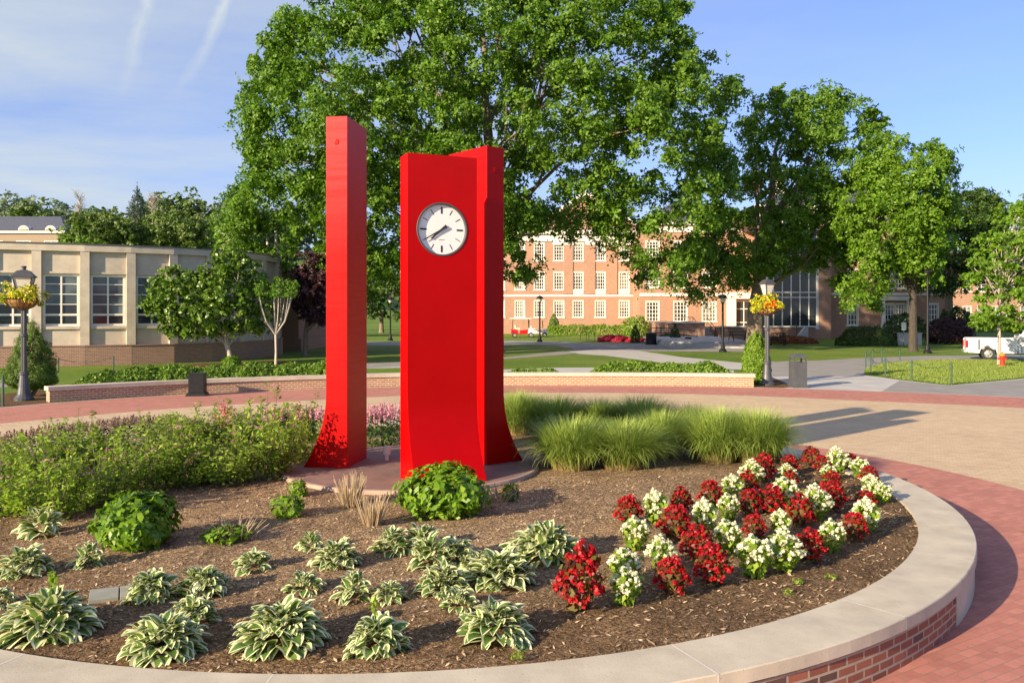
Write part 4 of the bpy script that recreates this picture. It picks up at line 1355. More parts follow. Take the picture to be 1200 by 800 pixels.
# pruned crepe myrtle with pale stems
rng = np.random.default_rng(33)
cy = 43.5
myr = thing('crepe_myrtle', 'small pruned tree with a vase of bare pale branches and leaf tufts on top', 'tree', (FX(323, cy), cy, 0))
mb = MB(); tips = []
mb.tube([(0, 0, -0.05), (0.02, 0, 0.8), (0, 0, 1.75)], [0.075, 0.055, 0.06], 8)
for k in range(13):
    a = 2.4 * k; rr_ = (0.45 + 0.9 * ((k * 7) % 13) / 13)
    e = Vector((rr_ * math.cos(a) * 1.1, rr_ * math.sin(a), 3.8 + 0.55 * rng.uniform()))
    m1 = Vector((e.x * 0.55, e.y * 0.55, 2.35)); m2 = Vector((e.x * 0.82, e.y * 0.82, 3.1))
    mb.tube([(0, 0, 1.66), m1, m2, e], [0.042, 0.034, 0.026, 0.012], 6); tips += [e, m2.lerp(e, 0.7), e + Vector((0.1 * math.cos(a), 0.1, 0.25))]
    s2 = m1.lerp(e, 0.35) + Vector(rng.normal(size=3) * 0.22); s2.z = 3.7
    mb.tube([m1, s2.lerp(m1, 0.5), s2], [0.02, 0.016, 0.008], 5); tips.append(s2)
mb.build('trunk', M['pale_bark'], myr, smooth=True)
C = np.array([tuple(t) for t in tips])
P, N = puff_leaves(C, rng.uniform(0.18, 0.36, len(C)), 46, rng, 0.7, 0.2)
V, F = leaf_arrays(P, N, 0.13, rng, 0.55); link('crown', np_mesh('crown', V, F, M['maple']), None, myr)

# trees on the hill (four kinds, copied)
hill_kinds = []
for k, (lab, cm, w, h) in enumerate((('hazy', 'hazed_hill_leaf', 5.5, 13), ('hazy', 'hazed_hill_leaf', 7, 11), ('green', 'far_leaf', 5, 12), ('hazy', 'hazed_hill_leaf', 4, 14))):
    rng = np.random.default_rng(60 + k)
    t = thing('hill_tree', '', 'tree', (0, 0, 0), 0, 'trees on the wooded hill')
    nP = 46
    d = norm(rng.normal(size=(nP, 3))); C = d * (rng.uniform(0.3, 1, (nP, 1)) ** 0.5) * np.array([w * 0.62, w * 0.62, h * 0.34]) + np.array([0, 0, h * 0.6])
    P, N = puff_leaves(C, rng.uniform(0.9, 1.6, nP), 130, rng, 0.85)
    V, F = leaf_arrays(P, N, 0.36, rng, 0.7); link('crown', np_mesh('crown', V, F, M[cm]), None, t)
    mb = MB(); mb.tube([(0, 0, -1), (0.1, 0, h * 0.3), (0, 0, h * 0.8)], [0.32, 0.25, 0.06], 7); mb.build('trunk', M['bark'], t)
    hill_kinds.append(t)
rng = np.random.default_rng(77)
used = [False] * 4
cnt = 0
def put_hill(px, top, y, kind, wide=1.0):
    global cnt
    x = FX(px, y); zt = FZ(top, y); zb = HILL(x, y)
    H = (13, 11, 12, 14)[kind] * 0.98
    s = max(0.55, (zt - zb) / H)
    zb2 = zt - H * s
    cnt += 1
    lab = '%s hill tree %s' % (('blue green', 'grey green', 'brighter green', 'hazy green')[kind], HILL_PLACE[cnt - 1])
    if not used[kind]:
        o = hill_kinds[kind]; o.location = (x, y, min(zb, zb2) if s > 0.56 else zb2); o.rotation_euler = (0, 0, rng.uniform(0, 6)); used[kind] = True; o['label'] = lab
        o.scale = (s * wide, s * wide, s)
    else:
        dup(hill_kinds[kind], (x, y, min(zb, zb2) if s > 0.56 else zb2), rng.uniform(0, 6), (s * wide, s * wide, s), lab)
HT = [(-30, 232, 210, 0), (-8, 226, 215, 1), (12, 229, 220, 3), (30, 231, 210, 0), (42, 236, 190, 2), (58, 234, 215, 1), (72, 238, 205, 0), (86, 244, 200, 3), (100, 247, 215, 1),
      (152, 240, 230, 1), (172, 232, 225, 3), (186, 233, 220, 0), (204, 225, 210, 2), (216, 229, 215, 3), (228, 238, 225, 1), (238, 236, 215, 0), (252, 240, 220, 1), (266, 234, 205, 3), (282, 232, 215, 0), (300, 236, 220, 1), (332, 238, 225, 0), (370, 240, 230, 1)]
HILL_PLACE = ['off the left edge above the slate roof', 'at the very left edge of the hill', 'beside the left edge above the slate roof', 'above the first half round dormer', 'just above the second dormer, lower than its neighbours',
              'behind the slate roof ridge, right of the dormers', 'above the right end of the slate roof', 'left of the larger left roofline tree', 'directly behind the left roofline tree',
              'between the two roofline trees', 'just right of the pointed spruce', 'behind the bare branched tree', 'highest on the skyline right of the spruce', 'right of the highest skyline tree',
              'above the right roofline tree', 'low on the ridge, right of the roofline trees', 'above the small brick tower, left side', 'above the small brick tower, right side', 'at the left fringe of the huge oak', 'behind the left fringe of the huge oak',
              'behind the oak crown, left of the tall pillar', 'behind the oak crown, at the tall pillar']
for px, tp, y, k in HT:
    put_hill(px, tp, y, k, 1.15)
# spruce
rng = np.random.default_rng(80)
ys = 190
sp = thing('spruce_tree', 'pointed dark spruce on the hill skyline left of the bare tree', 'tree', (FX(161, ys), ys, FZ(262, ys)))
V, F = bush_leaves([(2.4, 1.0), (2.0, 3.0), (1.2, 5.5), (0.5, 7.2), (0.05, 8.2)], 1500, 0.5, rng, 0.4, 0.25, shell=0.4)
link('crown', np_mesh('crown', V, F, M['spruce']), None, sp)
mb = MB(); mb.tube([(0, 0, -2), (0, 0, 7.5)], [0.2, 0.04], 6); mb.build('trunk', M['bark'], sp)
# bare trees
def bare(px, base, top, y, lab, seed):
    rng = np.random.default_rng(seed)
    t = thing('bare_tree', lab, 'tree', (FX(px, y), y, FZ(base, y)))
    H = (base - top) / 1000 * y
    mb = MB()
    mb.tube([(0, 0, -1), (0, 0, H * 0.5), (0.2, 0, H * 0.95)], [0.22, 0.14, 0.03], 6)
    for k in range(46):
        z = H * rng.uniform(0.25, 0.85); a = rng.uniform(0, 6.28); L = H * rng.uniform(0.15, 0.4)
        e = Vector((math.cos(a) * L * 0.7, math.sin(a) * L * 0.7, z + L * 0.75))
        s = Vector((0, 0, z)); m_ = s.lerp(e, 0.5) + Vector(rng.normal(size=3) * 0.15)
        mb.tube([s, m_, e], [0.06, 0.04, 0.015], 4)
        for q in range(3):
            e2 = m_ + Vector((rng.normal() * L * 0.3, rng.normal() * L * 0.3, L * 0.35)); mb.tube([m_, e2], [0.03, 0.012], 4)
    mb.build('trunk', M['pale_bark'], t)
bare(93, 262, 226, 185, 'bare grey branched tree on the skyline above the left roofline tree', 1)
bare(179, 262, 226, 180, 'bare grey branched tree on the skyline between the spruce and the highest tree', 2)

# ================================================================== HEDGES AND SHRUBS BEYOND THE PLAZA
def hedge_along(name, label, line, w, h, n, leaf, m, seed, lump=0.09, cat='hedge'):
    """leaves over a long low mound following line"""
    rng = np.random.default_rng(seed)
    line = np.array(line, float)
    seg = np.linalg.norm(np.diff(line, axis=0), axis=1); cum = np.r_[0, np.cumsum(seg)]
    u = rng.uniform(0, cum[-1], n)
    x = np.interp(u, cum, line[:, 0]); y = np.interp(u, cum, line[:, 1])
    k = np.clip(np.searchsorted(cum, u) - 1, 0, len(seg) - 1)
    tx = np.diff(line, axis=0)[k] / seg[k][:, None]
    nx = np.stack([-tx[:, 1], tx[:, 0]], 1)
    a = rng.uniform(-0.15, np.pi + 0.15, n)
    l1 = 1 + lump * (0.6 * np.sin(u * 2.1 + seed) + 0.5 * np.sin(u * 4.7 + a * 2) + 0.35 * np.sin(u * 9.1 + a * 5))
    end = np.clip(np.minimum(u, cum[-1] - u) / (w * 0.7), 0.15, 1) ** 0.5
    dp = 0.75 + 0.25 * rng.uniform(size=n)
    off = np.cos(a) * w / 2 * l1 * dp * end
    z = np.maximum(0.01, np.sin(a)) * h * l1 * dp * end
    P = np.stack([x + nx[:, 0] * off, y + nx[:, 1] * off, z], 1)
    N = np.stack([nx[:, 0] * np.cos(a), nx[:, 1] * np.cos(a), np.sin(a)], 1)
    N = norm(N + rng.normal(size=(n, 3)) * 0.6)
    c = P.mean(0) * np.array([1, 1, 0])
    V, F = leaf_arrays(P - c, N, leaf, rng, 0.5, 0.0)
    o = link(name, np_mesh(name, V, F, M[m]), None, None, tuple(c))
    return tag(o, label, cat)


back = offset(wall_line, 1.25)
hl = len(back)
hedge_along('juniper_hedge', 'long low green juniper hedge behind the left half of the curved brick wall', back[2:int(hl * 0.44)], 2.1, 0.92, 34000, 0.12, 'juniper', 1)
hedge_along('juniper_hedge', 'low green juniper hedge behind the wall, just right of the red pillars', back[int(hl * .46):int(hl * .62)], 1.5, 0.82, 11000, 0.12, 'juniper', 2)
hedge_along('juniper_hedge', 'low green juniper hedge behind the right end of the curved brick wall', back[int(hl * .74):hl - 1], 1.7, 0.85, 14000, 0.12, 'juniper', 3)
hedge_along('juniper_hedge', 'thin patch of low juniper behind the middle of the curved wall', back[int(hl * .62):int(hl * .735)], 1.0, 0.56, 4000, 0.12, 'juniper', 4)
hedge_along('lawn_hedge', 'bright green hedge along the foot of the sunlit brick hall', [(FX(636, 107), 107), (FX(680, 107), 107), (FX(742, 107), 107)], 2.0, 1.3, 7000, 0.2, 'box_leaf', 5)
hedge_along('box_hedge', 'dark clipped hedge in shade left of the small white sign', [(FX(980, 72), 72), (FX(1050, 72), 72)], 2.2, 1.75, 6000, 0.16, 'dark_leaf', 6, lump=0.06)
hedge_along('flower_bed', 'bed of crimson red flowers in front of the brick hall', [(FX(701, 82), 82), (FX(742, 82), 82)], 2.6, 0.75, 5200, 0.2, 'flowerbed_red', 7, lump=0.3, cat='flower bed')
hedge_along('flower_bed', 'small bed of red flowers between the little dark conifers and the black bin', [(FX(748, 82), 82.3), (FX(759, 82), 82)], 1.6, 0.6, 900, 0.15, 'flowerbed_red', 8, cat='flower bed')
hedge_along('low_shrubs', 'low rusty red and gold shrubs under the glazed bay', [(FX(890, 76), 75.5), (FX(918, 76), 76), (FX(960, 76), 76.5)], 1.8, 0.75, 3500, 0.18, 'burgundy_shrub', 9, cat='shrub')
hedge_along('low_shrubs', 'low dark green shrubs in the bed beside the two small conifers', [(FX(765, 84), 84), (FX(800, 84), 84)], 1.4, 0.7, 2000, 0.17, 'dark_leaf', 10, cat='shrub')
hedge_along('far_hedge', 'far green hedge in front of the distant brick building', [(FX(1105, 120), 120), (FX(1300, 120), 122)], 3, 2.2, 4500, 0.32, 'box_leaf', 11)


def shrub(name, label, px, y, prof, n, leaf, m, seed, cat='shrub', stem=0.0, lump=0.12, aspect=0.6, shell=0.75, z=0.0, up=0.3):
    rng = np.random.default_rng(seed)
    t = thing(name, label, cat, (FX(px, y), y, z))
    V, F = bush_leaves(prof, n, leaf, rng, aspect, lump, shell=shell, up=up)
    link('foliage', np_mesh('foliage', V, F, M[m]), None, t)
    if stem:
        mb = MB()
        for k in range(4):
            a = 1.6 * k; mb.tube([(0.03 * math.cos(a), 0.03 * math.sin(a), -0.03), (prof[1][0] * 0.45 * math.cos(a), prof[1][0] * 0.45 * math.sin(a), stem)], [0.05, 0.03], 6)
        mb.build('stem', M['bark'], t)
    return t


y = 28.6
shrub('conical_yew', 'cone shaped yew behind the left lamp post and flower basket', 37, y, [(0.5, 0.25), (0.82, 0.5), (0.74, 1.0), (0.5, 1.65), (0.25, 2.15), (0.04, 2.4)], 36000, 0.065, 'conifer', 31, stem=0.6, lump=0.2, aspect=0.3, shell=0.6)
y = 33.6
shrub('conical_shrub', 'cone shaped lime green shrub behind the right lamp post', 886, y, [(0.42, 0.08), (0.56, 0.5), (0.52, 1.0), (0.36, 1.55), (0.2, 1.85), (0.03, 1.98)], 11000, 0.085, 'box_leaf', 32, stem=0.4, lump=0.1)
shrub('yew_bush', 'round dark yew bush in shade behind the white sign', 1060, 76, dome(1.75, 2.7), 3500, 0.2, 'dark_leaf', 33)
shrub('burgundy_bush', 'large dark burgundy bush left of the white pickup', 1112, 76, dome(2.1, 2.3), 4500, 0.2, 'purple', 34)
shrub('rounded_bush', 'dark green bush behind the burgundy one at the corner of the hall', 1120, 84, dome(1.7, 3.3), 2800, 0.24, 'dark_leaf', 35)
shrub('tall_shrub', 'tall loose green shrub against the sunlit hall, right of the crimson bed', 749, 94, dome(1.15, 2.3), 1500, 0.22, 'box_leaf', 36, lump=0.3, shell=0.5)
shrub('tall_shrub', 'taller of the two loose shrubs by the hall downpipe, left one', 738, 97, dome(0.9, 2.2), 1000, 0.22, 'box_leaf', 37, lump=0.3, shell=0.5)
shrub('cone_shrub', 'small green cone shrub against the sunlit hall above the bright hedge', 649, 108, [(0.7, 0.1), (0.8, 0.8), (0.5, 1.9), (0.05, 2.6)], 1200, 0.22, 'conifer', 38)
shrub('dwarf_conifer', 'narrow dark conifer at the right end of the crimson flower bed', 744.5, 78.5, [(0.42, 0.05), (0.46, 0.6), (0.3, 1.2), (0.04, 1.6)], 1000, 0.14, 'dark_leaf', 39)
shrub('dwarf_conifer', 'narrow dark conifer in front of the brick terrace', 791, 79.5, [(0.45, 0.05), (0.5, 0.6), (0.3, 1.2), (0.04, 1.75)], 1000, 0.14, 'dark_leaf', 40)
shrub('suckers', 'clump of leafy suckers at the foot of the magnolia', 271, 43.7, dome(0.5, 0.55), 700, 0.13, 'lime', 41)

# ================================================================== CLOCK TOWER
tower = thing('clock_tower', 'bright red clock sculpture of three flared steel pillars with a round white clock', 'clock tower', (-1.55, 13.2, 0.45))
TO = Vector((-1.55, 13.2, 0.45))
mb = MB(); mb.lathe([(0.0, -0.09), (1.97, -0.09), (1.97, -0.03), (1.95, 0.0), (1.90, 0.004)], 64)
pad = mb.build('pad_rim', M['pad_rim'], tower)
mb = MB(); mb.lathe([(1.90, 0.0035), (1.2, 0.005), (0.6, 0.005), (0.0, 0.005)], 64); mb.build('pad', M['pad'], tower)


def pillar(corner_inner, az, th, width, flip, top, flare, name='pillar', hole=None, knobs=(), paint='red'):
    """corner_inner: plan point of the inner-face corner; o outward, t along the slab"""
    o = Vector((math.cos(R(az)), math.sin(R(az)), 0)); t = Vector((-o.y, o.x, 0)) * flip
    A = Vector((*corner_inner, 0.0)) - Vector((TO.x, TO.y, 0))
    H = top - TO.z
    prof = [(0.0, 0.0)]
    nseg = 16
    fh = 1.15
    for k in range(nseg + 1):
        z = fh * k / nseg
        prof.append((th + flare * (1 - z / fh) ** 2.1, z))
    prof += [(th, H), (0.0, H)]
    mb = MB()
    f0 = [A + o * a + Vector((0, 0, z)) for a, z in prof]
    f1 = [p + t * width for p in f0]
    mb.face(f0 if flip < 0 else f0[::-1]); mb.face(f1[::-1] if flip < 0 else f1)
    n = len(prof)
    for k in range(n):
        a, b = k, (k + 1) % n
        q = [f0[a], f1[a], f1[b], f0[b]]
        if hole and k == n - 2:
            pass
        if hole and abs(prof[a][0] - th) < 1e-6 and abs(prof[b][0] - th) < 1e-6 and prof[b][1] - prof[a][1] > 1:
            # the tall outer face with a round opening for the clock
            hs, hz, hr = hole
            z0, z1 = prof[a][1], prof[b][1]
            NN = 64
            cp, rp = [], []
            for i in range(NN):
                an = 2 * math.pi * i / NN
                cx, cz_ = math.cos(an), math.sin(an)
                cp.append((hs + hr * cx, hz + hr * cz_))
                kx = ((width - hs) / cx if cx > 1e-9 else (-hs / cx if cx < -1e-9 else 1e9))
                kz = ((z1 - hz) / cz_ if cz_ > 1e-9 else ((z0 - hz) / cz_ if cz_ < -1e-9 else 1e9))
                kk = min(kx, kz); rp.append((hs + kk * cx, hz + kk * cz_))
            for (cs, zz) in ((0, z0), (width, z0), (width, z1), (0, z1)):
                i = min(range(NN), key=lambda i: (rp[i][0] - cs) ** 2 + ((rp[i][1] - zz)) ** 2); rp[i] = (cs, zz)
            P3 = lambda p: A + o * th + t * p[0] + Vector((0, 0, p[1]))
            for i in range(NN):
                i1 = (i + 1) % NN
                mb.face([P3(cp[i]), P3(rp[i]), P3(rp[i1]), P3(cp[i1])])
            continue
        mb.face(q if flip < 0 else q[::-1])
    ob = mb.build(name, M[paint], tower, weld=True, bevel=0.006)
    kn = MB()
    for (along, z, side) in knobs:       # round bolt covers on the narrow side
        c = A + o * along + Vector((0, 0, z)) + (t * width if side else Vector())
        d = -t if not side else t
        ring = lambda r, e: [c + d * e + (o * math.cos(2 * math.pi * k / 14) + Vector((0, 0, 1)) * math.sin(2 * math.pi * k / 14)) * r for k in range(14)]
        r0, r1, r2 = ring(0.045, 0.0), ring(0.045, 0.004), ring(0.03, 0.007)
        for k in range(14):
            k1 = (k + 1) % 14
            kn.face([r0[k], r0[k1], r1[k1], r1[k]]); kn.face([r1[k], r1[k1], r2[k1], r2[k]])
        kn.face(r2)
    if knobs:
        kn.build('bolt_cover', M['red'], ob, weld=True)
    return ob, o, t


pillar((-2.479, 12.846), 172, 0.335, 0.95, -1, 5.755, 0.36, knobs=((0.17, 4.92, 0), (0.17, 0.33, 0)), paint='red_faded')
oc = Vector((math.cos(R(-65.7)), math.sin(R(-65.7)), 0))
ci = Vector((-1.441, 11.80, 0)) - oc * 0.36
ctr = Vector((-1.441, 11.80, 0)) + Vector((0.912, 0.411, 0)) * 0.505
cz = FZ(268.7, ctr.y - 0.02)
pc, o_, t_ = pillar((ci.x, ci.y), -65.7, 0.36, 1.03, 1, 5.01, 0.38, hole=(0.505, cz - TO.z, 0.37))
pillar((-0.385, 13.10), 40, 0.335, 1.0, 1, 5.36, 0.40, knobs=((0.17, 4.55, 0),))

# the clock sits in the round opening of the front pillar
cloc = (ctr.x - TO.x, ctr.y - TO.y, cz - TO.z)
clock = link('clock', MB().lathe([(0.379, 0.0), (0.379, 0.004), (0.374, 0.008), (0.358, 0.008), (0.352, 0.002), (0.350, -0.035)], 64).mesh('clock', M['bezel'], False, True), None, tower, cloc)
clock.rotation_euler = (R(90), 0, R(-65.7 + 90))
mb = MB(); mb.lathe([(0.35, -0.032), (0.0, -0.032)], 64); mb.build('dial', M['dial'], clock)
for k in range(12):
    a = R(30 * k)
    big = k % 3 == 0
    r0, r1, w = (0.225, 0.318, 0.024) if big else (0.238, 0.318, 0.009)
    MB().box(((r0 + r1) / 2 * math.sin(a), (r0 + r1) / 2 * math.cos(a), -0.0295), (w, r1 - r0, 0.002), -a).build('hour_mark', M['ink'], clock)
mk = MB()
for k, w in enumerate((0.010, 0.006, 0.012, 0.008, 0.010, 0.007, 0.009)):
    mk.box((-0.038 + 0.0125 * k, -0.145, -0.0295), (w, 0.006, 0.002))
mk.build('dial_lettering', M['ink'], clock)
def hand(ang, L, tail, w0, w1, z, nm):
    a = R(ang); d = Vector((math.sin(a), math.cos(a), 0)); s = Vector((d.y, -d.x, 0))
    P = [-d * tail - s * w0, -d * tail + s * w0, d * L + s * w1, d * L - s * w1]
    mb = MB(); mb.prism([(p.x, p.y) for p in P], z - 0.05, z - 0.046); mb.build(nm, M['ink'], clock)
hand(230, 0.205, 0.09, 0.019, 0.011, 0.03, 'hour_hand'); hand(240.5, 0.30, 0.09, 0.015, 0.006, 0.038, 'minute_hand')

# floodlight on the pad
xl_, yl_, _ = S(455, 541)
fl = thing('floodlight', 'small pale spotlight standing on the round pad between the red pillars', 'light', (xl_, yl_ - 0.15, 0.452))
MB().lathe([(0.03, 0), (0.03, 0.1), (0.0, 0.1)], 10).build('stake', M['pipe'], fl)
MB().lathe([(0.0, 0.09), (0.055, 0.09), (0.06, 0.12), (0.06, 0.21), (0.045, 0.225), (0.0, 0.225)], 14).build('lamp_head', M['pipe'], fl)

# valve lid
x, y, z = S(140, 697)
lidt = thing('valve_lid', 'grey rectangular utility lid set into the mulch behind a large hosta', 'lid', (x, y, SOIL + 0.004), R(24))
MB().box((-0.118, 0, 0.012), (0.225, 0.30, 0.035)).build('cover', M['lid'], lidt, bevel=0.004, weld=True)
MB().box((0.118, 0, 0.012), (0.225, 0.30, 0.035)).build('cover', M['lid'], lidt, bevel=0.004, weld=True)

# ================================================================== LAMPS WITH HANGING BASKETS
def lamp_post(label, px, y, H, lw, basket, cat='street lamp', name='street_lamp', m='post_metal', seed=1, two=True):
    """H total height; lantern width lw"""
    t = thing(name, label, cat, (FX(px, y), y, 0), R(18))
    k = H / 4.3
    r = 0.085
    mb = MB(); mb.lathe([(0.30, 0), (0.30, 0.06), (0.25, 0.12), (0.2, 0.2), (0.165, 0.42), (0.13, 0.75), (0.125, 0.8), (0.155, 0.82), (0.155, 0.88), (0.115, 0.92)], 16)
    mb.build('base', M[m], t, smooth=False)
    zt = H - lw * 1.75
    mb = MB()
    nfl = 12
    prof = []
    for kk in range(nfl * 2):
        a = math.pi * kk / nfl; rr = r * (1.0 if kk % 2 else 0.86)
        prof.append((rr * math.cos(a), rr * math.sin(a)))
    mb.prism(prof, 0.9, zt - 0.02)
    for zz in (0.9 + (zt - .9) * 0.5, zt - 0.25):
        mb.lathe([(r, zz - 0.05), (r * 1.35, zz - 0.03), (r * 1.35, zz + 0.03), (r, zz + 0.05)], 16)
    mb.lathe([(r, zt - 0.06), (r * 1.2, zt - 0.03), (lw * 0.26, zt), (lw * 0.30, zt + 0.04), (0, zt + 0.041)], 12)
    mb.build('post', M[m], t)
    # lantern
    hl = lw * 0.95
    z0 = zt + 0.042
    mb = MB()
    for sx in (-1, 1):
        for sy in (-1, 1):
            mb.tube([(sx * lw * 0.21, sy * lw * 0.21, z0), (sx * lw * 0.41, sy * lw * 0.41, z0 + hl)], 0.018, 4)
    mb.box((0, 0, z0 + 0.012), (lw * 0.48, lw * 0.48, 0.025))
    mb.box((0, 0, z0 + hl + 0.02), (lw * 0.98, lw * 0.98, 0.045))
    mb.box((0, 0, z0 + hl + 0.042 + lw * 0.13), (lw * 0.92, lw * 0.92, lw * 0.26), 0, (0.55, 0.55))
    mb.box((0, 0, z0 + hl + 0.044 + lw * 0.275), (lw * 0.30, lw * 0.30, lw * 0.03))
    mb.lathe([(lw * 0.10, 0), (lw * 0.10, lw * 0.13), (lw * 0.14, lw * 0.13), (lw * 0.10, lw * 0.19), (0, lw * 0.21)], 10, (0, 0, z0 + hl + 0.044 + lw * 0.29))
    ln = mb.build('lantern', M[m], t)
    mb = MB(); mb.box((0, 0, z0 + hl / 2 + 0.012), (lw * 0.42, lw * 0.42, hl - 0.03), 0, (1.83, 1.83)); mb.build('glass', M['frosted'], ln)
    return t


lamp1_y, lamp2_y = 27.2, 32.8
lamp_post('dark grey lamp post with large lantern at the left edge beside the yew', 28, lamp1_y, 4.4, 0.66, None)
lamp_post('grey lamp post beside the lime cone shrub at the right end of the wall', 899, lamp2_y, 4.22, 0.47, None)


def basket(label, px, y, z, r, w, h, seed, red=False):
    rng = np.random.default_rng(seed)
    t = thing('hanging_basket', label, 'flower basket', (FX(px, y), y - 0.02, z))
    mb = MB(); mb.lathe([(0.0, -0.62 * r), (0.35 * r, -0.6 * r), (0.7 * r, -0.42 * r), (0.93 * r, -0.18 * r), (r, 0.02 * r), (0.9 * r, 0.0), (0.0, -0.02)], 20); b = mb.build('liner', M['coir'], t, smooth=False)
    mb = MB()
    for k in range(14):
        a = 2 * math.pi * k / 14
        mb.tube([(q * r * math.cos(a) * 1.02, q * r * math.sin(a) * 1.02, zz * r) for q, zz in ((0.36, -0.62), (0.72, -0.43), (0.95, -0.18), (1.02, 0.03))], 0.008, 4)
    mb.tube([(1.02 * r * math.cos(2 * math.pi * k / 20), 1.02 * r * math.sin(2 * math.pi * k / 20), 0.03 * r) for k in range(21)], 0.012, 4)
    mb.build('wire_frame', M['black'], b)
    nP = 34
    C = np.stack([rng.uniform(-w / 2, w / 2, nP), rng.uniform(-r, r, nP), rng.uniform(0.02, h, nP)], 1)
    C[:, 2] *= np.sqrt(np.clip(1 - (C[:, 0] / (w / 1.9)) ** 2, 0.15, 1))
    side = np.abs(C[:, 0]) > r * 0.9
    C[side, 2] -= rng.uniform(0.0, 0.35, side.sum()) * h
    P, N = puff_leaves(C, rng.uniform(0.1, 0.17, nP), 46, rng, 0.9, 0.3)
    V, F = leaf_arrays(P, N, 0.085, rng, 0.5); link('foliage', np_mesh('foliage', V, F, M['lime_foliage']), None, t)
    P, N = puff_leaves(C, rng.uniform(0.13, 0.2, nP), 30, rng, 0.9, 0.8)
    V, F = leaf_arrays(P, N, 0.075, rng, 0.9); link('blossom', np_mesh('blossom', V, F, M['yellow_bloom']), None, t)
    if red:
        C2 = np.array([[0.0, -r * 0.95, 0.16], [0.08, -r * 0.95, 0.22], [-0.12, -r * 0.9, 0.12], [0.12, -r, 0.1]])
        P, N = puff_leaves(C2, np.full(4, 0.1), 60, rng, 0.9, 0.5)
        V, F = leaf_arrays(P, N, 0.075, rng, 0.9); link('blossom', np_mesh('blossom', V, F, M['orange_bloom']), None, t)
    return t


basket('overflowing basket of yellow flowers on the left lamp post', 26, lamp1_y, FZ(351, lamp1_y), 0.50, 1.2, 0.46, 71)
basket('basket of yellow flowers with orange red blooms on the right lamp post', 898.5, lamp2_y, FZ(361, lamp2_y), 0.43, 0.98, 0.52, 72, True)


def globe_lamp(label, px, base, topy, m='black', tall=False):
    y = CAM_H * 1000 / (base - 366)
    H = (base - topy) / 1000 * y
    t = thing('street_lamp', label, 'street lamp', (FX(px, y), y, 0))
    mb = MB(); mb.lathe([(0.28, 0), (0.28, 0.1), (0.17, 0.25), (0.14, 0.55), (0.10, 0.6)], 12); mb.build('base', M[m], t)
    mb = MB(); mb.lathe([(0.085, 0.6), (0.07, H - 0.75), (0.1, H - 0.74), (0.14, H - 0.66), (0, H - 0.66)], 10); mb.build('post', M[m], t)
    mb = MB(); mb.lathe([(0.12, H - 0.655), (0.2, H - 0.5), (0.21, H - 0.36), (0.0, H - 0.36)], 12); g = mb.build('globe', M['frosted'] if not tall else M[m], t)
    mb = MB(); mb.lathe([(0.36, H - 0.36), (0.34, H - 0.30), (0.2, H - 0.12), (0.05, H - 0.08), (0.03, H), (0, H)], 14); mb.build('cap', M[m], t)
    return t


globe_lamp('thin black lamp post in front of the sunlit hall beside the golf carts', 632.5, 400.5, 345.5)
globe_lamp('black lamp post in front of the entrance steps of the hall', 847, 412.3, 343.5)
globe_lamp('tall plain dark lamp post under the trees left of the white pickup', 1087, 414, 313, tall=True)
globe_lamp('small far black lamp post seen between the two red pillars', 457.5, 399, 347)

# ================================================================== BINS, POSTS, HYDRANT, SIGN
x, y = G(231.5, 463.5)
bt = thing('litter_bin', 'squat square black bin standing before the left part of the low brick wall', 'bin', (x, y, 0.016), R(8))
MB().box((0, 0, 0.05), (0.66, 0.66, 0.10), 0, (0.84, 0.84)).build('base', M['black'], bt)
MB().box((0, 0, 0.41), (0.50, 0.50, 0.615)).build('body', M['black'], bt, bevel=0.01, weld=True)
MB().box((0, 0, 0.735), (0.53, 0.53, 0.03)).build('lid', M['black'], bt)
x, y = G(935, 453.8)
bt = thing('litter_bin', 'tall grey litter bin with a hood beside the right lamp post', 'bin', (x, y, 0.006), R(4))
bw = 0.50
MB().box((0, 0, 0.03), (bw + 0.08, bw + 0.08, 0.06)).box((0, 0, 0.5), (bw, bw, 0.88)).build('body', M['grey_metal'], bt)
mb = MB()
for sx in (-1, 1):
    for sy in (-1, 1): mb.box((sx * (bw / 2 - 0.03), sy * (bw / 2 - 0.03), 1.02), (0.05, 0.05, 0.16))
mb.box((0, 0, 1.125), (bw + 0.05, bw + 0.05, 0.05)); mb.box((0, 0, 1.2), (bw + 0.05, bw + 0.05, 0.1), 0, (0.45, 0.45)); mb.build('hood', M['grey_metal'], bt)
y = 76
for (px, b_, t_, w, lab) in ((763, 403.5, 389.5, 0.95, 'black bin at the right end of the crimson flower bed'), (806.5, 403, 394.8, 0.6, 'small black bin before the brick terrace')):
    x, y = G(px, b_); h = (b_ - t_) / 1000 * y
    bt = thing('litter_bin', lab, 'bin', (x, y, 0.01))
    MB().lathe([(w / 2, 0), (w / 2, h * 0.85), (w * 0.55, h * 0.86), (w * 0.55, h * 0.92), (w * 0.3, h), (0, h)], 14).build('body', M['black'], bt)
    MB().lathe([(w * 0.56, 0.02), (w * 0.56, 0.1), (w * 0.5, 0.101)], 14).build('base', M['black'], bt)
x, y = G(911, 404.5)
bt = thing('park_bench', 'black slatted bench back turned to us behind the right lamp post', 'bench', (x, y, 0))
mb = MB()
for k in range(10): mb.box((-0.55 + 0.122 * k, -0.3, 0.72), (0.07, 0.04, 0.62))
mb.box((0, -0.3, 1.04), (1.3, 0.06, 0.06)); mb.build('backrest', M['black'], bt)
MB().box((0, 0.05, 0.43), (1.3, 0.6, 0.06)).build('seat', M['black'], bt)
for sx in (-1, 1): MB().box((sx * 0.6, 0.0, 0.21), (0.07, 0.6, 0.4)).build('leg', M['black'], bt)

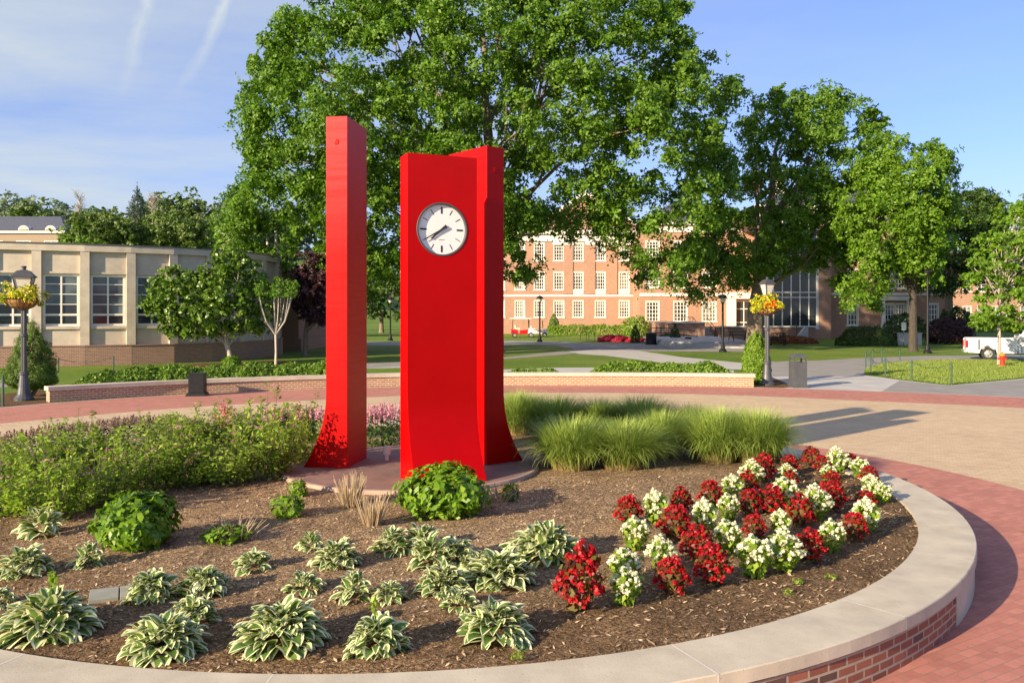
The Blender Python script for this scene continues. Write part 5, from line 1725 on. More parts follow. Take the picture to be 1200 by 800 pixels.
# picnic table on the landing
pt = thing('picnic_table', 'dark picnic table with attached benches on the landing right of the steps', 'table', (FX(866, 71), 71, 0.46))
MB().box((0, 0, 0.76), (1.9, 0.8, 0.05)).build('table_top', M['wood'], pt)
for s in (-1, 1): MB().box((0, s * 0.75, 0.45), (1.9, 0.28, 0.05)).build('bench_seat', M['wood'], pt)
for s in (-1, 1):
    mb = MB(); mb.tube([(s * 0.65, -0.85, 0), (s * 0.65, -0.2, 0.73)], 0.04, 5); mb.tube([(s * 0.65, 0.85, 0), (s * 0.65, 0.2, 0.73)], 0.04, 5); mb.tube([(s * 0.65, -0.75, 0.4), (s * 0.65, 0.75, 0.4)], 0.035, 5); mb.build('leg_frame', M['black'], pt)

# bike racks
for i, (px, lab) in enumerate(((683.5, 'left of two small black bike racks at the path edge before the crimson bed'), (693.5, 'right of two small black bike racks at the path edge before the crimson bed'))):
    yy = 86; tk = thing('bike_rack', lab, 'bike rack', (FX(px, yy), yy, 0), 0, 'bike racks')
    mb = MB(); mb.tube([(-0.3, 0, 0)] + [(-0.3 * math.cos(math.pi * k / 8), 0, 0.6 + 0.3 * math.sin(math.pi * k / 8)) for k in range(9)] + [(0.3, 0, 0)], 0.035, 6); mb.build('hoop', M['black'], tk)
    MB().box((0, 0, 0.012), (0.9, 0.12, 0.02)).build('foot', M['black'], tk)

# rope posts round the right lawn
posts = [(1014.5, 430.8, 411), (1020.2, 436.4, 418), (1022.7, 427, 408), (1033.4, 424.8, 407), (1054.6, 422, 407), (1037.6, 442.2, 419), (1068.3, 446, 422), (1115, 450.8, 424)]
plab = ['first rope post at the left tip of the right lawn, standing furthest left', 'rope post at the near left tip of the lawn, second from the left', 'rope post on the far side of the lawn, third from the left', 'rope post on the far side of the lawn, beside the road', 'rope post on the far side of the lawn, furthest right of that side',
        'rope post on the near edge of the lawn, left of three', 'rope post on the near edge of the lawn, middle of three', 'rope post on the near edge of the lawn, right of three']
pp = None
def gpost(px, base, topy, lab, grp):
    global pp
    y = CAM_H * 1000 / (base - 366); h = (base - topy) / 1000 * y
    if pp is None:
        pp = thing('rope_post', lab, 'post', (FX(px, y), y, 0), 0, grp)
        MB().lathe([(0.035, 0), (0.035, 0.94), (0, 0.94)], 8).build('post', M['green_metal'], pp)
        MB().lathe([(0.042, 0.941), (0.042, 0.97), (0.02, 1.0), (0, 1.0)], 8).build('cap', M['green_metal'], pp)
        pp.scale = (1, 1, h); return pp, (FX(px, y), y, h)
    o = dup(pp, (FX(px, y), y, 0), 0, (1, 1, h), lab); o['group'] = grp
    return o, (FX(px, y), y, h)
tops = [gpost(*p, l, 'green rope posts along the lawns')[1] for p, l in zip(posts, plab)]
def rope(i, j, lab):
    a, b = Vector(tops[i]), Vector(tops[j])
    mb = MB(); pts = []
    for k in range(9):
        t = k / 8; p = a.lerp(b, t); p.z = p.z - 0.06 - 0.22 * math.sin(math.pi * t); pts.append(p)
    mb.tube(pts, 0.012, 4); tag(mb.build('rope', M['green_metal']), lab, 'rope')
rope(0, 1, 'thin rope between the two posts at the left tip of the right lawn'); rope(1, 5, 'thin sagging rope from the near left post to the first near edge post'); rope(5, 6, 'thin sagging rope between the left and middle near edge posts')
rope(6, 7, 'thin sagging rope between the middle and right near edge posts'); rope(0, 2, 'thin rope from the left tip post to the first far side post'); rope(2, 3, 'thin rope between the first and second far side posts'); rope(3, 4, 'thin rope between the last two far side posts by the road')
base_n = len(tops)
for (px, b_, t_, lab) in ((3.5, 476, 440, 'green rope post at the left edge beside the lamp post'), (68.5, 436, 419, 'green rope post right of the cone shaped yew'), (133, 434, 417, 'green rope post before the brick plinth of the rounded building')):
    tops.append(gpost(px, b_, t_, lab, 'green rope posts along the lawns')[1])
rope(base_n + 1, base_n + 2, 'thin sagging rope between the two posts before the rounded building')

# fire hydrant
x, y = G(1174.5, 429)
hy = thing('fire_hydrant', 'red fire hydrant with an orange top beside the staked young tree', 'fire hydrant', (x, y, 0))
MB().lathe([(0.17, 0), (0.17, 0.06), (0.12, 0.07), (0.115, 0.48), (0.15, 0.5), (0.15, 0.54), (0.0, 0.54)], 14).build('barrel', M['hydrant'], hy)
MB().lathe([(0.14, 0.541), (0.13, 0.62), (0.08, 0.69), (0.035, 0.71), (0.035, 0.77), (0, 0.77)], 14).build('bonnet', M['hydrant_top'], hy)
for (a, r_, L_) in ((-90, 0.075, 0.24), (0, 0.055, 0.22), (180, 0.055, 0.22)):
    mb = MB(); d = Vector((math.cos(R(a)), math.sin(R(a)), 0)); mb.tube([d * 0.09 + Vector((0, 0, 0.40)), d * L_ + Vector((0, 0, 0.40))], r_, 10); mb.build('nozzle', M['hydrant'], hy)

# stakes and guy lines of the young tree: posts of their own
x, y = G(1171, 428)
for (dx, dy, lab) in ((1.0, -0.5, 'thin guy line pegged on the right side of the young tree'), (-0.6, -0.7, 'thin guy line pegged on the left side of the young tree')):
    mb = MB(); mb.tube([(0, 0, 1.75), (dx * 1.3, dy, 0.02)], 0.014, 4); mb.tube([(dx * 1.3, dy, -0.05), (dx * 1.33, dy, 0.14)], 0.02, 5)
    tag(mb.build('guy_line', M['green_metal'], loc=(FX(1171, 45.3), 45.3, 0)), lab, 'guy line')

# sign
ys = 69; sg = thing('sign', 'small white sign on a thin post in front of the dark hedge', 'sign', (FX(1059, ys), ys, 0))
MB().box((0, 0, 0.95), (0.05, 0.05, 1.9)).build('post', M['grey_metal'], sg)
MB().box((0, -0.04, 1.68), (0.36, 0.03, 0.62)).build('panel', M['white_plastic'], sg)
cw = thing('screen_wall', 'low pale concrete wall behind the small white sign', 'wall', (FX(1066, 73), 73, 0))
MB().box((0, 0, 0.5), (2.0, 0.2, 1.0)).build('panel', M['concrete'], cw); MB().box((0, 0, 1.03), (2.1, 0.3, 0.06)).build('coping', M['concrete'], cw)

# ================================================================== VEHICLES
def extr(mb, poly, y0, y1):
    return mb.extrude_y(poly, y0, y1)


def wheel(parent, x, y, r, w, rim='chrome'):
    side = -1 if y < 0 else 1
    mb = MB()
    def ring(rr, yy, n=22): return [(x + rr * math.cos(2 * math.pi * k / n), yy, r + rr * math.sin(2 * math.pi * k / n)) for k in range(n)]
    prof = [(r * 0.6, y + side * w * 0.5), (r * 0.92, y + side * w * 0.5), (r, y + side * w * 0.36), (r, y - side * w * 0.36), (r * 0.92, y - side * w * 0.5), (r * 0.6, y - side * w * 0.5)]
    rs = [ring(*p) for p in prof]
    for a, b in zip(rs[:-1], rs[1:]):
        for k in range(22): mb.face([a[k], a[(k + 1) % 22], b[(k + 1) % 22], b[k]])
    wo = mb.build('wheel', M['rubber'], parent, weld=True)
    mb = MB(); a, b, c = ring(r * 0.6, y + side * w * 0.48), ring(r * 0.5, y + side * w * 0.36), ring(r * 0.16, y + side * w * 0.44)
    for p, q in ((a, b), (b, c)):
        for k in range(22):
            if p is b and k % 4 == 0: continue
            mb.face([p[k], p[(k + 1) % 22], q[(k + 1) % 22], q[k]])
    mb.face(c); mb.build('rim', M[rim], wo)
    return wo


TY = 51.5
tx = FX(1130.5, TY)
truck = thing('pickup_truck', 'white pickup truck parked on the road at the right edge', 'truck', (tx, TY, 0.008), R(-23))
W2 = 0.95
def arch(cx, r, n=9): return [(cx + r * math.cos(math.pi * k / n), 0.40 + r * math.sin(math.pi * k / n)) for k in range(n + 1)]
# bed side with wheel arch, x from tail (0) forwards
low = [(0.06, 0.50), (0.12, 0.42)] + [(p[0], p[1]) for p in reversed(arch(1.15, 0.45))] + [(2.62, 0.40), (2.66, 0.6), (2.66, 1.27), (0.05, 1.27), (0.0, 1.2), (0.0, 0.55)]
mb = MB(); extr(mb, low, -W2, -W2 + 0.12); extr(mb, low, W2 - 0.12, W2); mb.b(0.02, 0.10, -W2 + 0.121, W2 - 0.121, 0.5, 1.26); mb.b(0.1, 2.6, -W2 + 0.121, W2 - 0.121, 0.62, 0.70); mb.b(2.56, 2.64, -W2 + 0.121, W2 - 0.121, 0.5, 1.26)
mb.build('bed', M['truck_white'], truck)
cab = [(2.69, 0.40), (4.02, 0.40)] + [(p[0], p[1]) for p in reversed(arch(4.62, 0.45))] + [(5.45, 0.42), (5.55, 0.55), (5.55, 0.95), (5.42, 1.14), (4.35, 1.24), (3.75, 1.72), (3.4, 1.78), (2.95, 1.77), (2.78, 1.70), (2.69, 1.27)]
mb = MB(); extr(mb, cab, -W2 + 0.02, W2 - 0.02); mb.build('cab', M['truck_white'], truck)
mb = MB()
for s in (-1, 1): extr(mb, [(2.98, 1.29), (4.02, 1.27), (3.66, 1.64), (3.08, 1.65)], s * (W2 - 0.017) - 0.008, s * (W2 - 0.017) + 0.008)
mb.build('side_window', M['glass'], truck)
mb = MB(); mb.face([(4.33, -0.8, 1.27), (4.33, 0.8, 1.27), (3.79, 0.72, 1.71), (3.79, -0.72, 1.71)]); mb.build('windscreen', M['glass'], truck)
for s in (-1, 1):
    MB().b(-0.02, 0.10, s * (W2 - 0.055) - 0.075, s * (W2 - 0.055) + 0.075, 0.72, 1.14).build('tail_light', M['tail_red'], truck)
    mb = MB(); mb.b(5.5, 5.57, s * 0.72 - 0.14, s * 0.72 + 0.14, 0.78, 0.95); mb.build('headlight', M['frosted'], truck)
    mb = MB(); mb.b(2.84, 3.0, s * W2 - 0.02, s * W2 + 0.02, 1.08, 1.14); mb.build('door_handle', M['black'], truck)
mb = MB(); mb.b(-0.12, 0.06, -0.85, 0.85, 0.42, 0.56); mb.build('bumper', M['chrome'], truck)
mb = MB(); mb.b(0.3, 5.3, -0.8, 0.8, 0.34, 0.45); mb.build('chassis', M['black'], truck)
for x in (1.15, 4.62):
    for s in (-1, 1): wheel(truck, x, s * (W2 - 0.16), 0.37, 0.25)
for xs in (2.86, 3.98):
    mb = MB(); mb.b(xs - 0.012, xs + 0.012, -W2 + 0.012, -W2 + 0.03, 0.45, 1.26); mb.build('door_seam', M['black'], truck)
mb = MB(); mb.b(3.92, 4.08, -W2 - 0.2, -W2 + 0.02, 1.22, 1.42); mb.build('wing_mirror', M['black'], truck)
mb = MB(); mb.b(2.662, 2.688, -W2 + 0.05, W2 - 0.05, 0.45, 1.26); mb.build('bed_gap', M['black'], truck)
mb = MB(); mb.b(0.62, 0.72, -W2 - 0.004, -W2 + 0.02, 0.6, 1.2); mb.build('side_stripe', M['grey_metal'], truck)


def golf_cart(label, px, base, red, s, roof=True):
    y = CAM_H * 1000 / (base - 366)
    t = thing('golf_cart', label, 'golf cart', (FX(px, y), y, 0))
    t.scale = (s,) * 3
    bm_, wm = ('tail_red', 'truck_white')
    mb = MB(); extr(mb, [(-1.15, 0.35), (0.5, 0.35), (0.55, 0.8), (-0.25, 0.72), (-0.3, 0.45), (-0.45, 0.45), (-0.5, 0.78), (-1.15, 0.82)], -0.58, 0.58); mb.build('body', M[bm_ if red else wm], t)
    mb = MB(); extr(mb, [(0.56, 0.4), (1.15, 0.4), (1.22, 0.62), (1.0, 0.86), (0.6, 0.95)], -0.56, 0.56); mb.build('bonnet', M[wm], t)
    mb = MB(); mb.b(-0.75, -0.28, -0.5, 0.5, 0.83, 0.95); mb.b(-0.82, -0.72, -0.5, 0.5, 0.951, 1.25); mb.build('seat', M['white_plastic'], t)
    mb = MB()
    for sx in (-1.05, 0.62):
        for sy in (-0.52, 0.52): mb.tube([(sx, sy, 0.7), (sx * 0.92, sy, 1.86)], 0.03, 5)
    mb.build('roof_frame', M['black'], t)
    if roof: MB().box((-0.2, 0, 1.9), (2.2, 1.25, 0.08)).build('roof', M[wm], t, bevel=0.02, weld=True)
    for x in (-0.8, 0.82):
        for sy in (-0.5, 0.5): wheel(t, x, sy, 0.26, 0.18)
    return t


golf_cart('red and white golf cart with a white roof parked before the brick hall', 612.5, 395.3, True, 1.12)
golf_cart('white golf cart without a roof parked right behind the red and white one', 630, 394.2, False, 1.0, False)

# ================================================================== PLANTER PLANTS
# ---- hostas
def hosta_mesh(nleaf, R_, H, seed, L=0.2):
    rng = np.random.default_rng(seed)
    V, F, UV = [], [], []
    NT_, NW = 6, 4
    for i in range(nleaf):
        f = (i + 0.5) / nleaf
        az = i * 2.39996 + rng.normal() * 0.5
        rad = R_ * (0.12 + 0.72 * f ** 0.7) * rng.uniform(0.8, 1.1)
        h = H * (1 - 0.72 * f ** 1.6) * rng.uniform(0.8, 1.08)
        elev = 0.8 * (1 - f) + 0.12 + rng.normal() * 0.26
        ln = L * rng.uniform(0.7, 1.3) * (0.8 + 0.3 * f)
        wd = ln * rng.uniform(0.52, 0.70)
        d = np.array([math.cos(az), math.sin(az), 0]); sd_ = np.array([-d[1], d[0], 0])
        base = d * (rad - ln * 0.55 * math.cos(elev)) + np.array([0, 0, max(0.02, h - ln * 0.4)])
        base[2] = max(base[2], 0.015)
        pos = base.copy(); e = elev
        i0 = len(V)
        tw = rng.normal() * 0.25
        for a in range(NT_ + 1):
            t = a / NT_
            w = wd * (math.sin(math.pi * min(1, (0.06 + 0.94 * t)) ** 0.75)) ** 0.8 * 0.5 if t < 1 else 0.002
            up = np.array([-math.sin(e) * d[0], -math.sin(e) * d[1], math.cos(e)])
            s2 = sd_ * math.cos(tw) + up * math.sin(tw)
            for b in range(NW + 1):
                u = b / NW * 2 - 1
                wave = 0.03 * ln * math.sin(t * 9 + i) * abs(u)
                V.append(pos + s2 * w * u + up * (0.22 * w * (abs(u) ** 1.5) + wave)); UV.append((b / NW, t))
            pos = pos + (d * math.cos(e) + np.array([0, 0, math.sin(e)])) * ln / NT_
            e -= (0.95 + 0.35 * f) / NT_ * (0.6 + 1.2 * t)
        for a in range(NT_):
            for b in range(NW):
                q = i0 + a * (NW + 1) + b
                F.append((q, q + 1, q + NW + 2, q + NW + 1))
    return np_mesh('hosta', np.array(V), np.array(F), M['hosta'], np.array(UV), True)


HM = [hosta_mesh(135, 0.36, 0.27, 1, 0.165), hosta_mesh(145, 0.36, 0.25, 2, 0.155), hosta_mesh(70, 0.24, 0.20, 3, 0.135), hosta_mesh(60, 0.24, 0.22, 4, 0.14), hosta_mesh(195, 0.40, 0.27, 5, 0.17)]
HR = [0.36, 0.36, 0.24, 0.24, 0.40]
HOSTAS = [
    (48, 634, 56, 3, 'variegated hosta between the left edge and the dark green hydrangea, in front of the spirea'),
    (28, 681, 66, 1, 'flat spreading hosta at the left edge below the spirea'),
    (-2, 714, 40, 2, 'hosta cut off by the left edge of the photo'),
    (103, 667, 40, 3, 'small upright hosta just below left of the green hydrangea'),
    (55, 757, 116, 4, 'largest hosta at the bottom left with a raised flower shoot'),
    (176, 709, 64, 0, 'hosta right beside the grey utility lid'),
    (238, 702, 62, 1, 'hosta second right of the grey utility lid'),
    (192, 776, 100, 4, 'big hosta by the stone cap, second from the left along the front'),
    (226, 738, 62, 0, 'hosta with pale lilac flowers wedged behind the second big front hosta'),
    (328, 770, 114, 4, 'big round hosta by the stone cap, third from the left along the front'),
    (297, 673, 46, 2, 'small lone hosta midway between the utility lid and the middle hosta group'),
    (364, 648, 34, 3, 'small hosta at the far tip of the middle group'),
    (394, 671, 62, 1, 'wide hosta in the centre of the middle group'),
    (356, 699, 48, 2, 'small hosta at the left of the middle group'),
    (414, 707, 48, 3, 'hosta at the lower end of the middle group'),
    (456, 708, 42, 2, 'small hosta at the right of the middle group'),
    (441, 772, 80, 0, 'hosta by the stone cap with a thin flower shoot, fourth along the front'),
    (459, 651, 42, 3, 'small hosta at the far left tip of the long diagonal row'),
    (496, 648, 48, 2, 'hosta second at the far end of the long diagonal row, below the round bush'),
    (504, 668, 52, 3, 'hosta on the left side of the diagonal row, third from its far end'),
    (533, 665, 50, 2, 'hosta on the right side of the diagonal row, third from its far end'),
    (519, 702, 58, 0, 'hosta on the left side of the diagonal row near its middle'),
    (562, 680, 44, 3, 'hosta squeezed in the middle of the diagonal row'),
    (584, 694, 78, 1, 'broad hosta on the right side of the diagonal row near its middle'),
    (538, 718, 38, 2, 'little hosta low on the left side of the diagonal row'),
    (580, 757, 80, 0, 'large hosta at the near end of the diagonal row close to the cap'),
    (638, 665, 94, 4, 'large hosta left of the tall red bedding plant'),
]
for i, (px, py, w, k, lab) in enumerate(HOSTAS):
    rpx = w / 2
    x, y, z = S(px, py - rpx * 0.30)
    s = (w / 1000 * y / 2) / (HR[k] * 1.0) * (1.28 if 17 <= i <= 25 else 1.1)
    o = link('hosta', HM[k], None, None, (x, y, z - 0.01)); o.scale = (s, s, s * (1.0 if s > 0.8 else 1.12)); o.rotation_euler = (0, 0, (i * 1.7) % 6.28)
    tag(o, lab, 'hosta', 'variegated hostas in the mulch')
    if i in (4, 8, 16):
        mb = MB(); rng = np.random.default_rng(i)
        hh = 0.42
        mb.tube([(0, 0, 0.1), (0.02, 0.01, hh * 0.7), (0.05, 0, hh)], [0.008, 0.007, 0.004], 5)
        fs = mb.build('flower_stalk', M['hydrangea'], o)
        C = np.array([[0.04, 0, hh], [0.03, 0.02, hh - 0.06], [0.05, -0.02, hh - 0.03]])
        P, N = puff_leaves(C, np.full(3, 0.045), 9, rng, 1, 0.3)
        V, F = leaf_arrays(P, N, 0.06, rng, 0.5); link('flower', np_mesh('flower', V, F, M['white_bloom'] if i == 8 else M['lime_foliage']), None, fs)

# ---- leafy green bushes
def leafy_bush(label, px, base, w, topy, seed, n=950, leaf=0.10, cat='shrub', m='hydrangea', name='hydrangea'):
    rng = np.random.default_rng(seed)
    x, y, z = S(px, base - w * 0.18)
    r = w / 2000 * y; h = (base - w * 0.18 - topy) / 1000 * y
    t = thing(name, label, cat, (x, y, z))
    V, F = bush_leaves(dome(r, h * 0.97, 0.7), n, leaf, rng, 0.58, 0.26, shell=0.52, up=0.45, jitter=0.45, droop=0.7)
    link('foliage', np_mesh('foliage', V, F, M[m]), None, t)
    mb = MB()
    for k in range(7):
        a = 0.9 * k; mb.tube([(0.03 * math.cos(a), 0.03 * math.sin(a), -0.02), (r * 0.5 * math.cos(a), r * 0.5 * math.sin(a), h * 0.7)], [0.008, 0.004], 5)
    mb.build('stem', M['bark'], t)
    return t, r, h


leafy_bush('round green hydrangea bush standing among the hostas on the left', 160, 655, 94, 580, 51, 1700)
leafy_bush('round green hydrangea bush in front of the clock pillar', 520, 620, 106, 546, 52, 2000)
STRAWS = []
def stalks(parent, r, h, n, seed, x0=0.0, y0=0.0):
    rng = np.random.default_rng(seed)
    mb = MB()
    for k in range(n):
        a = rng.uniform(0, 6.28); q = r * math.sqrt(rng.uniform())
        p = Vector((x0 + q * 0.5 * math.cos(a), y0 + q * 0.5 * math.sin(a), 0))
        e = Vector((x0 + q * 1.1 * math.cos(a) + rng.normal() * 0.02, y0 + q * 1.1 * math.sin(a), h * rng.uniform(0.6, 1.1)))
        mb.tube([p, p.lerp(e, 0.6) + Vector((0, 0, 0.01)), e], [0.006, 0.005, 0.003], 4)
    return mb.build('dry_stalks', M['straw'], parent)
t, r, h = leafy_bush('small bright green shrub with dry stalks left of the pale dead clumps', 337, 612, 42, 580, 53, 320, 0.07); stalks(t, r * 0.6, h * 1.15, 10, 1, 0, r * 0.7)
t, r, h = leafy_bush('tiny green shrub with straw at the front left rim of the pad', 350, 585, 24, 562, 54, 160, 0.07); stalks(t, r, h * 1.1, 9, 2)
t, r, h = leafy_bush('low yellow green shrub topped with pale dry stalks between hydrangea and pad', 264, 643, 56, 616, 55, 330, 0.07); stalks(t, r * 1.2, h * 1.35, 40, 3, r * 0.4, r * 0.35)
t, r, h = leafy_bush('little green sprig with straw right of the front hydrangea', 598, 590, 22, 566, 56, 90, 0.07); stalks(t, r * 2.0, h * 0.9, 26, 4, -r, 0)
for i, (px, b_, tp, w, lab) in enumerate(((411, 597, 562, 40, 'pale dead grass clump nearer to the pad rim'), (436, 620, 586, 40, 'pale dead grass clump farther from the pad, left of the front hydrangea'))):
    x, y, z = S(px, b_ - 5); t = thing('dead_clump', lab, 'dead plant', (x, y, z)); stalks(t, w / 2000 * y, (b_ - tp) / 1000 * y, 90, 10 + i)
# weeds by the cap
for i, (px, py, lab) in enumerate(((922, 692, 'largest tiny green weed in the mulch before the front flower row'), (945, 696, 'tiny green weed nearest to the right stone cap'), (921, 697, 'tiny green weed left of the other two near the cap'), (606, 772, 'tiny green weed at the cap below the diagonal hosta row'))):
    px, py = ((973, 678), (935, 684), (922, 696), (606, 772))[i]
    x, y, z = S(px, py); rng = np.random.default_rng(90 + i)
    V, F = bush_leaves(dome(0.05, 0.05), 50, 0.03, rng, 0.4); o = link('weed', np_mesh('weed', V, F, M['lime_foliage']), None, None, (x, y, z)); tag(o, lab, 'weed')

# ---- bedding plants
def bedding(kind, seed):
    rng = np.random.default_rng(seed)
    fol, blo = ('lime_foliage', 'white_bloom') if kind == 'W' else ('bronze_foliage', 'red_bloom')
    n = 230
    V, F = bush_leaves([(0.06, 0.02), (0.11, 0.1), (0.14, 0.2), (0.125, 0.28), (0.02, 0.33)], n, 0.062, rng, 0.62, 0.2, shell=0.4, up=0.4, droop=0.4)
    fm_ = np_mesh('foliage', V, F, M[fol])
    nP = 62 if kind == 'W' else 84
    a = rng.uniform(0, 6.28, nP); q = np.sqrt(rng.uniform(0, 1, nP))
    zz = 0.36 - 0.17 * q ** 2 * (1.0 if kind == 'W' else 1.5) + rng.normal(size=nP) * 0.022
    C = np.stack([0.15 * q * np.cos(a), 0.15 * q * np.sin(a), zz], 1)
    P, N = puff_leaves(C, rng.uniform(0.016, 0.027, nP), 16, rng, 0.9, 0.6, 0.5, 0.5)
    V, F = leaf_arrays(P, N, 0.023, rng, 0.9, 0, 0.1)
    return fm_, np_mesh('blossom', V, F, M[blo])


BEDM = {k: [bedding(k, s + (0 if k == 'W' else 50)) for s in (1, 2, 3)] for k in 'WR'}
ORD = ['first', 'second', 'third', 'fourth', 'fifth', 'sixth', 'seventh', 'eighth', 'ninth', 'tenth', 'eleventh', 'twelfth', 'thirteenth']
ROWS = {
    'the front row along the stone cap': [('R', 676, 718, 637), ('W', 734, 712, 667), ('R', 791, 700, 653), ('R', 838, 688, 639), ('W', 885, 679, 632), ('W', 919, 672, 625), ('R', 950, 660, 621), ('W', 976, 649, 612), ('R', 1000, 636, 601), ('W', 1014, 625, 586)],
    'the second row from the front': [('W', 733, 690, 645), ('W', 776, 668, 631), ('R', 819, 657, 616), ('W', 857, 650, 612), ('R', 886, 634, 604), ('W', 915, 630, 600), ('R', 936, 618, 580), ('W', 957, 611, 572), ('R', 977, 600, 566)],
    'the third row from the front': [('W', 744, 647, 609), ('R', 790, 636, 592), ('W', 827, 626, 587), ('W', 856, 612, 581), ('R', 879, 606, 574), ('R', 902, 604, 569), ('W', 920, 596, 561)],
    'the rear left row below the big grass clump': [('R', 739, 617, 581), ('W', 772, 617, 577), ('R', 800, 605, 572), ('R', 834, 596, 564), ('W', 859, 587, 559), ('R', 875, 580, 553), ('W', 880, 572, 542), ('R', 895, 565, 532)],
    'the column right of the big grass clump': [('R', 926, 574, 552), ('W', 922, 566, 546), ('R', 926, 557, 534)],
    'the back row nearest the plaza': [('R', 953, 547, 524), ('R', 966, 556, 535), ('R', 974, 582, 553), ('W', 971, 566, 546), ('W', 983, 556, 527), ('R', 997, 553, 532), ('W', 1009, 562, 539), ('R', 1019, 569, 547)],
    'the rightmost arc beside the cap': [('R', 1015, 596, 576), ('W', 1037, 592, 569), ('W', 1024, 588, 566), ('W', 1021, 576, 558)],
}
j = 0
for row, pl in ROWS.items():
    for i, (k, px, b_, tp) in enumerate(pl):
        x, y, z = S(px, b_ - 2)
        h = (b_ - tp) / 1000 * y * 1.0
        s = min(1.25, max(0.8, h / 0.36)); 
        order = ('from front' if 'column' in row else 'nearest first' if 'arc' in row else 'from left')
        t = thing('bedding_plant', '%s bedding plant, %s %s in %s' % ('white' if k == 'W' else 'red', ORD[i], order, row), 'flower', (x, y + 0.03, z - 0.01), (j * 2.1) % 6.28, 'red and white bedding plants')
        sx = s * (0.92 if (px, b_) == (676, 718) else 1.0)
        t.scale = (sx * (1.12 + 0.16 * math.sin(j * 5.3)), sx * 1.15, h / 0.37)
        t.rotation_euler = (0.10 * math.sin(j * 3.7), 0.10 * math.cos(j * 2.9), (j * 2.1) % 6.28)
        fm_, bm_ = BEDM[k][j % 3]
        link('foliage', fm_, None, t); link('blossom', bm_, None, t)
        j += 1

# ---- spirea shrubs
def spirea(seed):
    rng = np.random.default_rng(seed)
    PP, NN = [], []
    tips = []; mb = MB()
    for k in range(46):
        a = rng.uniform(0, 6.28); q = math.sqrt(rng.uniform()) * 0.5
        h = (1.0 - 0.45 * (q / 0.5) ** 2) * rng.uniform(0.62, 1.18) * (1.28 if k % 9 == 0 else 1.0)
        b0 = np.array([q * 0.45 * math.cos(a), q * 0.45 * math.sin(a), 0]); e = np.array([q * 1.1 * math.cos(a), q * 1.1 * math.sin(a), h])
        mb.tube([tuple(b0), tuple((b0 + e) / 2 + [0, 0, 0.05]), tuple(e)], [0.006, 0.005, 0.003], 4)
        m_ = 50
        t = rng.uniform(0.12, 1.02, m_)[:, None]
        p = b0 + (e - b0) * t + rng.normal(size=(m_, 3)) * np.array([0.055, 0.055, 0.03]) * (1.25 - 0.8 * t)
        PP.append(p); nn = rng.normal(size=(m_, 3)) * 0.6 + np.array([math.cos(a) * 0.4, math.sin(a) * 0.4, 0.7]); NN.append(nn)
        tips.append(e)
    P = np.vstack(PP); N = norm(np.vstack(NN))
    P[:, 2] = np.maximum(P[:, 2], 0.02)
    V, F = leaf_arrays(P, N, 0.07, rng, 0.42, 0.3)
    fol = np_mesh('foliage', V, F, M['spirea'])
    tips = np.array(tips)
    def heads(sel, m):
        C = tips[sel] + np.array([0, 0, 0.02])
        n = 26
        P = np.repeat(C, n, 0) + rng.normal(size=(len(C) * n, 3)) * np.array([0.028, 0.028, 0.008])
        N = norm(rng.normal(size=P.shape) * 0.4 + np.array([0, 0, 1.0]))
        V, F = leaf_arrays(P, N, 0.022, rng, 0.9)
        return np_mesh('blossom', V, F, M[m])
    return fol, heads(rng.permutation(46)[:4], 'pink'), heads(rng.permutation(46)[:5], 'faded'), mb.mesh('stem', M['bark'])


SPM = [spirea(s) for s in (101, 102, 103)]
SPI = [  # px, base, top, width, label
    (2, 612, 526, 120, 'spirea at the left edge, nearest of the row'), (62, 616, 512, 128, 'spirea with pink heads, second from the left in the near row'),
    (118, 598, 506, 124, 'spirea with pink heads above the left hydrangea'), (166, 584, 500, 118, 'spirea behind the left hydrangea'),
    (218, 577, 494, 112, 'spirea in the near row, fifth from the left'), (268, 575, 488, 112, 'spirea in the near row over the bare mulch'),
    (314, 568, 474, 106, 'spirea in the near row, second nearest to the tall pillar'), (352, 552, 474, 84, 'spirea touching the left rim of the pad'),
    (24, 566, 500, 118, 'spirea of the far row at the left edge'), (92, 552, 494, 116, 'spirea of the far row, second from the left'),
    (152, 545, 490, 112, 'spirea of the far row before the mauve spikes'), (206, 537, 478, 104, 'tall spirea of the far row, fourth from the left'),
    (256, 530, 476, 96, 'spirea of the far row, third from the tall pillar'), (304, 527, 463, 92, 'tallest spirea of the far row rising against the paving'), (350, 524, 469, 84, 'spirea of the far row next to the tall pillar')]
for i, (px, b_, tp, w, lab) in enumerate(SPI):
    x, y, z = S(px, b_ - 10)
    h = (b_ - 10 - tp) / 1000 * y * (0.92 + 0.12 * math.sin(i * 2.3)); r = w / 2000 * y * 0.88
    t = thing('spirea_bush', lab, 'shrub', (x, y, z), (i * 1.9) % 6.28, 'spirea bushes on the left side of the planter')
    t.scale = (r / 0.5, r / 0.5, h / 1.02)
    fol, pk, fd, stm = SPM[i % 3]
    link('foliage', fol, None, t)
    link('stem', stm, None, t)
    if i in (1, 2, 3, 0, 6, 5): link('pink_blossom', pk, None, t)
    link('faded_blossom', fd, None, t)

